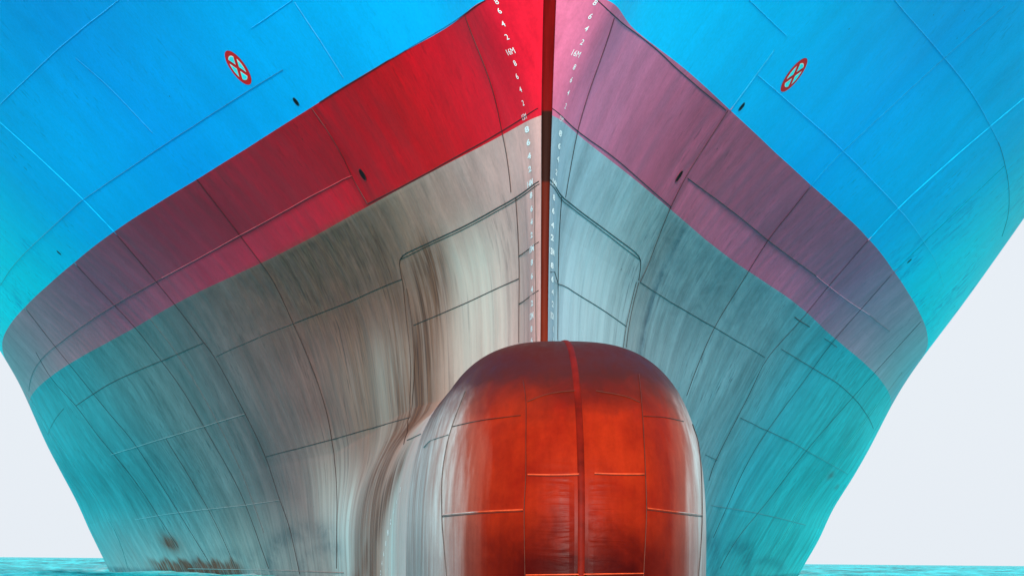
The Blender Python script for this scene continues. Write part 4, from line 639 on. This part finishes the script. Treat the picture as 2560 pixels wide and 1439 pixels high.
mesh_obj("weld_seam", np.concatenate(V), np.concatenate(Fq), M_WELD, bulb, {'Paint': np.concatenate(C)})

# flat bar welded down the centre of the bulb's nose
pts = []
for u in np.linspace(0, 1, 70):
    y_ = -7.395 + (7.395 - 2.6) * (1 - math.cos(u * math.pi / 2)) ** 1.0
    pts.append((0, y_, float(bulb_t(np.array(y_)))))
pts = [(0, -7.4, z) for z in (-2.5, -1.2, -.6, -.2)] + pts
P = np.array(pts); N = np.array([(0, -1, 0)] * 4 + [bulb_n((0, p[1], p[2])) for p in pts[4:]])
Tn = np.gradient(P, axis=0); Tn /= np.linalg.norm(Tn, axis=1, keepdims=True)
ang = np.linspace(-math.pi / 2, math.pi / 2, 11)
v = np.stack([P + np.array([[.042 * math.sin(a), 0, 0]]) + N * (.017 * math.cos(a) - .003) for a in ang], 1).reshape(-1, 3)
mesh_obj("nose_bar", v, grid_faces(len(P), 11, True), M_NOSE, bulb)

# ------------------------------------------------------------------ draft marks
_txt = {}
def glyphs(body, bold=.02):
    if (body, bold) in _txt: return _txt[(body, bold)]
    cu = bpy.data.curves.new("text", 'FONT'); cu.body = body; cu.size = 1.0; cu.resolution_u = 3
    cu.align_x = 'CENTER'; cu.offset = bold
    ob = bpy.data.objects.new("text", cu); scene.collection.objects.link(ob)
    dg = bpy.context.evaluated_depsgraph_get()
    me = bpy.data.meshes.new_from_object(ob.evaluated_get(dg))
    v = np.array([q.co[:2] for q in me.vertices]); f = [tuple(p.vertices) for p in me.polygons]
    bpy.data.objects.remove(ob); bpy.data.curves.remove(cu); bpy.data.meshes.remove(me)
    _txt[(body, bold)] = (v, f); return v, f

def marks(lst, side, size=.108, wid=1.0):
    for body, y0, z0 in lst:
        low = z0 < Z_RED - .05      # below the red band the plating lies nearly edge-on and the figures are cut wide
        v, f = glyphs(body, .045 if low else (0.0 if len(body) > 1 else .006))
        k = size * (1.08 if low else 1.05) * (1.1 if len(body) > 1 else 1.0); wk = (wid * 2.9 if low else wid) * ((.60 if low else .85) if len(body) > 1 else 1.0)
        u = v[:, 0] * k * wk; h = v[:, 1] * k - k * .35
        y_ = y0 + side * u; z_ = z0 + h
        y_ = np.maximum(y_, stem_y(z_) + .03)
        P = hull_p(y_, z_, side) + hull_n(y_, z_, side) * .006
        mesh_obj("draft_mark", P, f, M_WHITE, ship, None, False)
marks(MARKS_A, -1)
marks(MARKS_B, 1)
marks(MARKS_C, -1, .11, .8)

# ------------------------------------------------------------------ thruster signs and drain holes
def frame_at(y0, z0, side):
    p = hull_p(np.array([y0]), np.array([z0]), side)[0]; n_ = hull_n(np.array([y0]), np.array([z0]), side)[0]
    up = np.array([0, 0, 1.]) - n_ * n_[2]; up /= np.linalg.norm(up)
    return p, n_, np.cross(up, n_), up

def patch(side, y0, z0, polys, mats, name):
    """flat painted polygons that follow the plating round (y0, z0)"""
    p, n_, uu, vv = frame_at(y0, z0, side)
    V = []; Fq = []; mi = []; off = 0
    for poly, lift, k in polys:
        c = np.mean(poly, 0); rings = []
        for s_ in (0.0, .5, 1.0):
            q = c + (np.array(poly) - c) * s_
            w = p + q[:, :1] * uu + q[:, 1:] * vv
            y_, z_ = w[:, 1], w[:, 2]
            rings.append(hull_p(y_, z_, side) + hull_n(y_, z_, side) * lift)
        m_ = len(poly); V += [r for rr in rings for r in rr]
        for i in range(m_):
            j = (i + 1) % m_
            Fq.append((off + m_ + i, off + m_ + j, off + j)); mi.append(k)
            Fq.append((off + m_ + i, off + 2 * m_ + i, off + 2 * m_ + j, off + m_ + j)); mi.append(k)
        off += 3 * m_
    o = mesh_obj(name, V, Fq, mats, ship, None, False)
    o.data.polygons.foreach_set('material_index', mi)
    return o

def circle(r, n=48): return [(r * math.cos(2 * math.pi * i / n), r * math.sin(2 * math.pi * i / n)) for i in range(n)]
def sector(rot, r, c):
    """one quadrant left free by a diagonal cross of half width c"""
    pts = [(0.0, c * 1.414)]
    lim = math.pi / 4 - math.asin(min(.99, c / r))
    for i in range(13):
        a = -lim + 2 * lim * i / 12
        pts.append((r * math.sin(a), r * math.cos(a)))
    return [(x * math.cos(rot) - y * math.sin(rot), x * math.sin(rot) + y * math.cos(rot)) for x, y in pts]
for side, y0, z0 in ((-1, 9.14, 9.50), (1, 9.08, 9.44)):
    polys = [(circle(.385), .006, 0)]
    for q in range(4):
        polys.append((sector(q * math.pi / 2, .275, .050), .010, 1))
        polys.append((sector(q * math.pi / 2, .254, .064), .014, 2))
    s_ = patch(side, y0, z0, polys, [M_SIGNRED, M_SIGNPALE, M_SIGNCYAN], "thruster_sign")

for side, y0, z0, r_ in ((-1, 8.06, 8.62, .09), (-1, 7.52, 7.16, .12), (-1, 29.16, 8.76, .085), (1, 7.98, 8.58, .09), (1, 7.46, 7.17, .12), (1, 29.48, 8.78, .085)):
    h_ = patch(side, y0, z0, [(circle(r_, 28), .004, 0)], [M_HOLE], "drain_hole")
    p, n_, uu, vv = frame_at(y0, z0, side)
    V = []; m_ = 32
    for i in range(m_):
        a = 2 * math.pi * i / m_; d = math.cos(a) * uu + math.sin(a) * vv
        for k in range(8):
            e = 2 * math.pi * k / 8
            V.append(p + d * (r_ + .008 * math.cos(e)) + n_ * (.004 + .008 * math.sin(e)))
    Fq = [(i * 8 + k, ((i + 1) % m_) * 8 + k, ((i + 1) % m_) * 8 + (k + 1) % 8, i * 8 + (k + 1) % 8) for i in range(m_) for k in range(8)]
    bd = 'blue' if z0 > Z_BLUE else 'red'
    c = paint(np.array([y0]), np.array([z0]), side, bd) * .25
    mesh_obj("rim", V, Fq, M_WELD, h_, {'Paint': np.repeat(c, len(V), 0)})

# ------------------------------------------------------------------ sea: one sheet out to the horizon
def sea_axis(lo, hi, step, far):
    a = list(np.arange(lo, hi + step, step)); g_ = step
    while a[-1] < far: g_ *= 1.22; a.append(a[-1] + g_)
    g_ = step
    while a[0] > -far: g_ *= 1.22; a.insert(0, a[0] - g_)
    return np.array(a)
X = sea_axis(-110, 110, .8, 9000); Y = sea_axis(-45, 330, .9, 9000)
x, y = np.meshgrid(X, Y, indexing='ij')
z = np.zeros_like(x); rs = np.random.RandomState(11)
for i in range(46):
    L = 1.6 * (1.12 ** (i * .62)) ; k = 2 * math.pi / L; a = rs.normal(.5, .65); ph = rs.rand() * 6.28
    amp = .0055 * L ** .62
    ph_ = (x * math.cos(a) + y * math.sin(a)) * k + ph
    z += amp * (np.sin(ph_) + .25 * np.cos(2 * ph_))
far = np.hypot(x, y - 60)
z *= .8 * smooth(900, 180, far)
foam = np.exp(-np.abs(np.abs(x) - half(np.clip(y, 2, 230), np.full_like(y, WATER))) / 1.1) * (y > 2) * (y < 230)
sea_v = np.stack([x, y, z], -1).reshape(-1, 3)

def sea_mat():
    m, nt, b = new_mat("teal_sea"); g = G(nt)
    tc = g.n("ShaderNodeTexCoord").outputs['Object']
    n1 = g.noise(g.scale(tc, (.16, .07, 1)), 1, 5, .65)
    n2 = g.noise(g.scale(tc, (1.1, .5, 1)), 1, 4, .6)
    c = g.mix(g.rng(g.m('ADD', g.m('MULTIPLY', n1, .6), g.m('MULTIPLY', n2, .4)),   .40, .58, 0, 1), (.0, .20, .25), (.03, .88, .95))
    fo = g.n("ShaderNodeAttribute", attribute_name="Foam").outputs['Fac']
    fo = g.m('MULTIPLY', fo, g.rng(g.noise(tc, 1.6, 5, .7), .45, .62, 0, 1), None, True)
    g.put(b.inputs['Base Color'], g.mix(fo, c, (.72, .84, .85)))
    b.inputs['Roughness'].default_value = .4; b.inputs['Specular IOR Level'].default_value = .04
    bp = g.n("ShaderNodeBump"); bp.inputs['Strength'].default_value = 1.0; bp.inputs['Distance'].default_value = .25
    g.put(bp.inputs['Height'], g.m('ADD', n2, g.m('MULTIPLY', g.noise(g.scale(tc, (3, 1.6, 1)), 1, 4, .6), .4)))
    nt.links.new(bp.outputs[0], b.inputs['Normal'])
    return m
sea = mesh_obj("sea", sea_v, grid_faces(len(X), len(Y)), sea_mat(), None, {"Foam": np.repeat(foam.reshape(-1, 1), 3, 1)})
sea['kind'] = "structure"; sea['label'] = "rippled bright teal sea under the ship's bow"
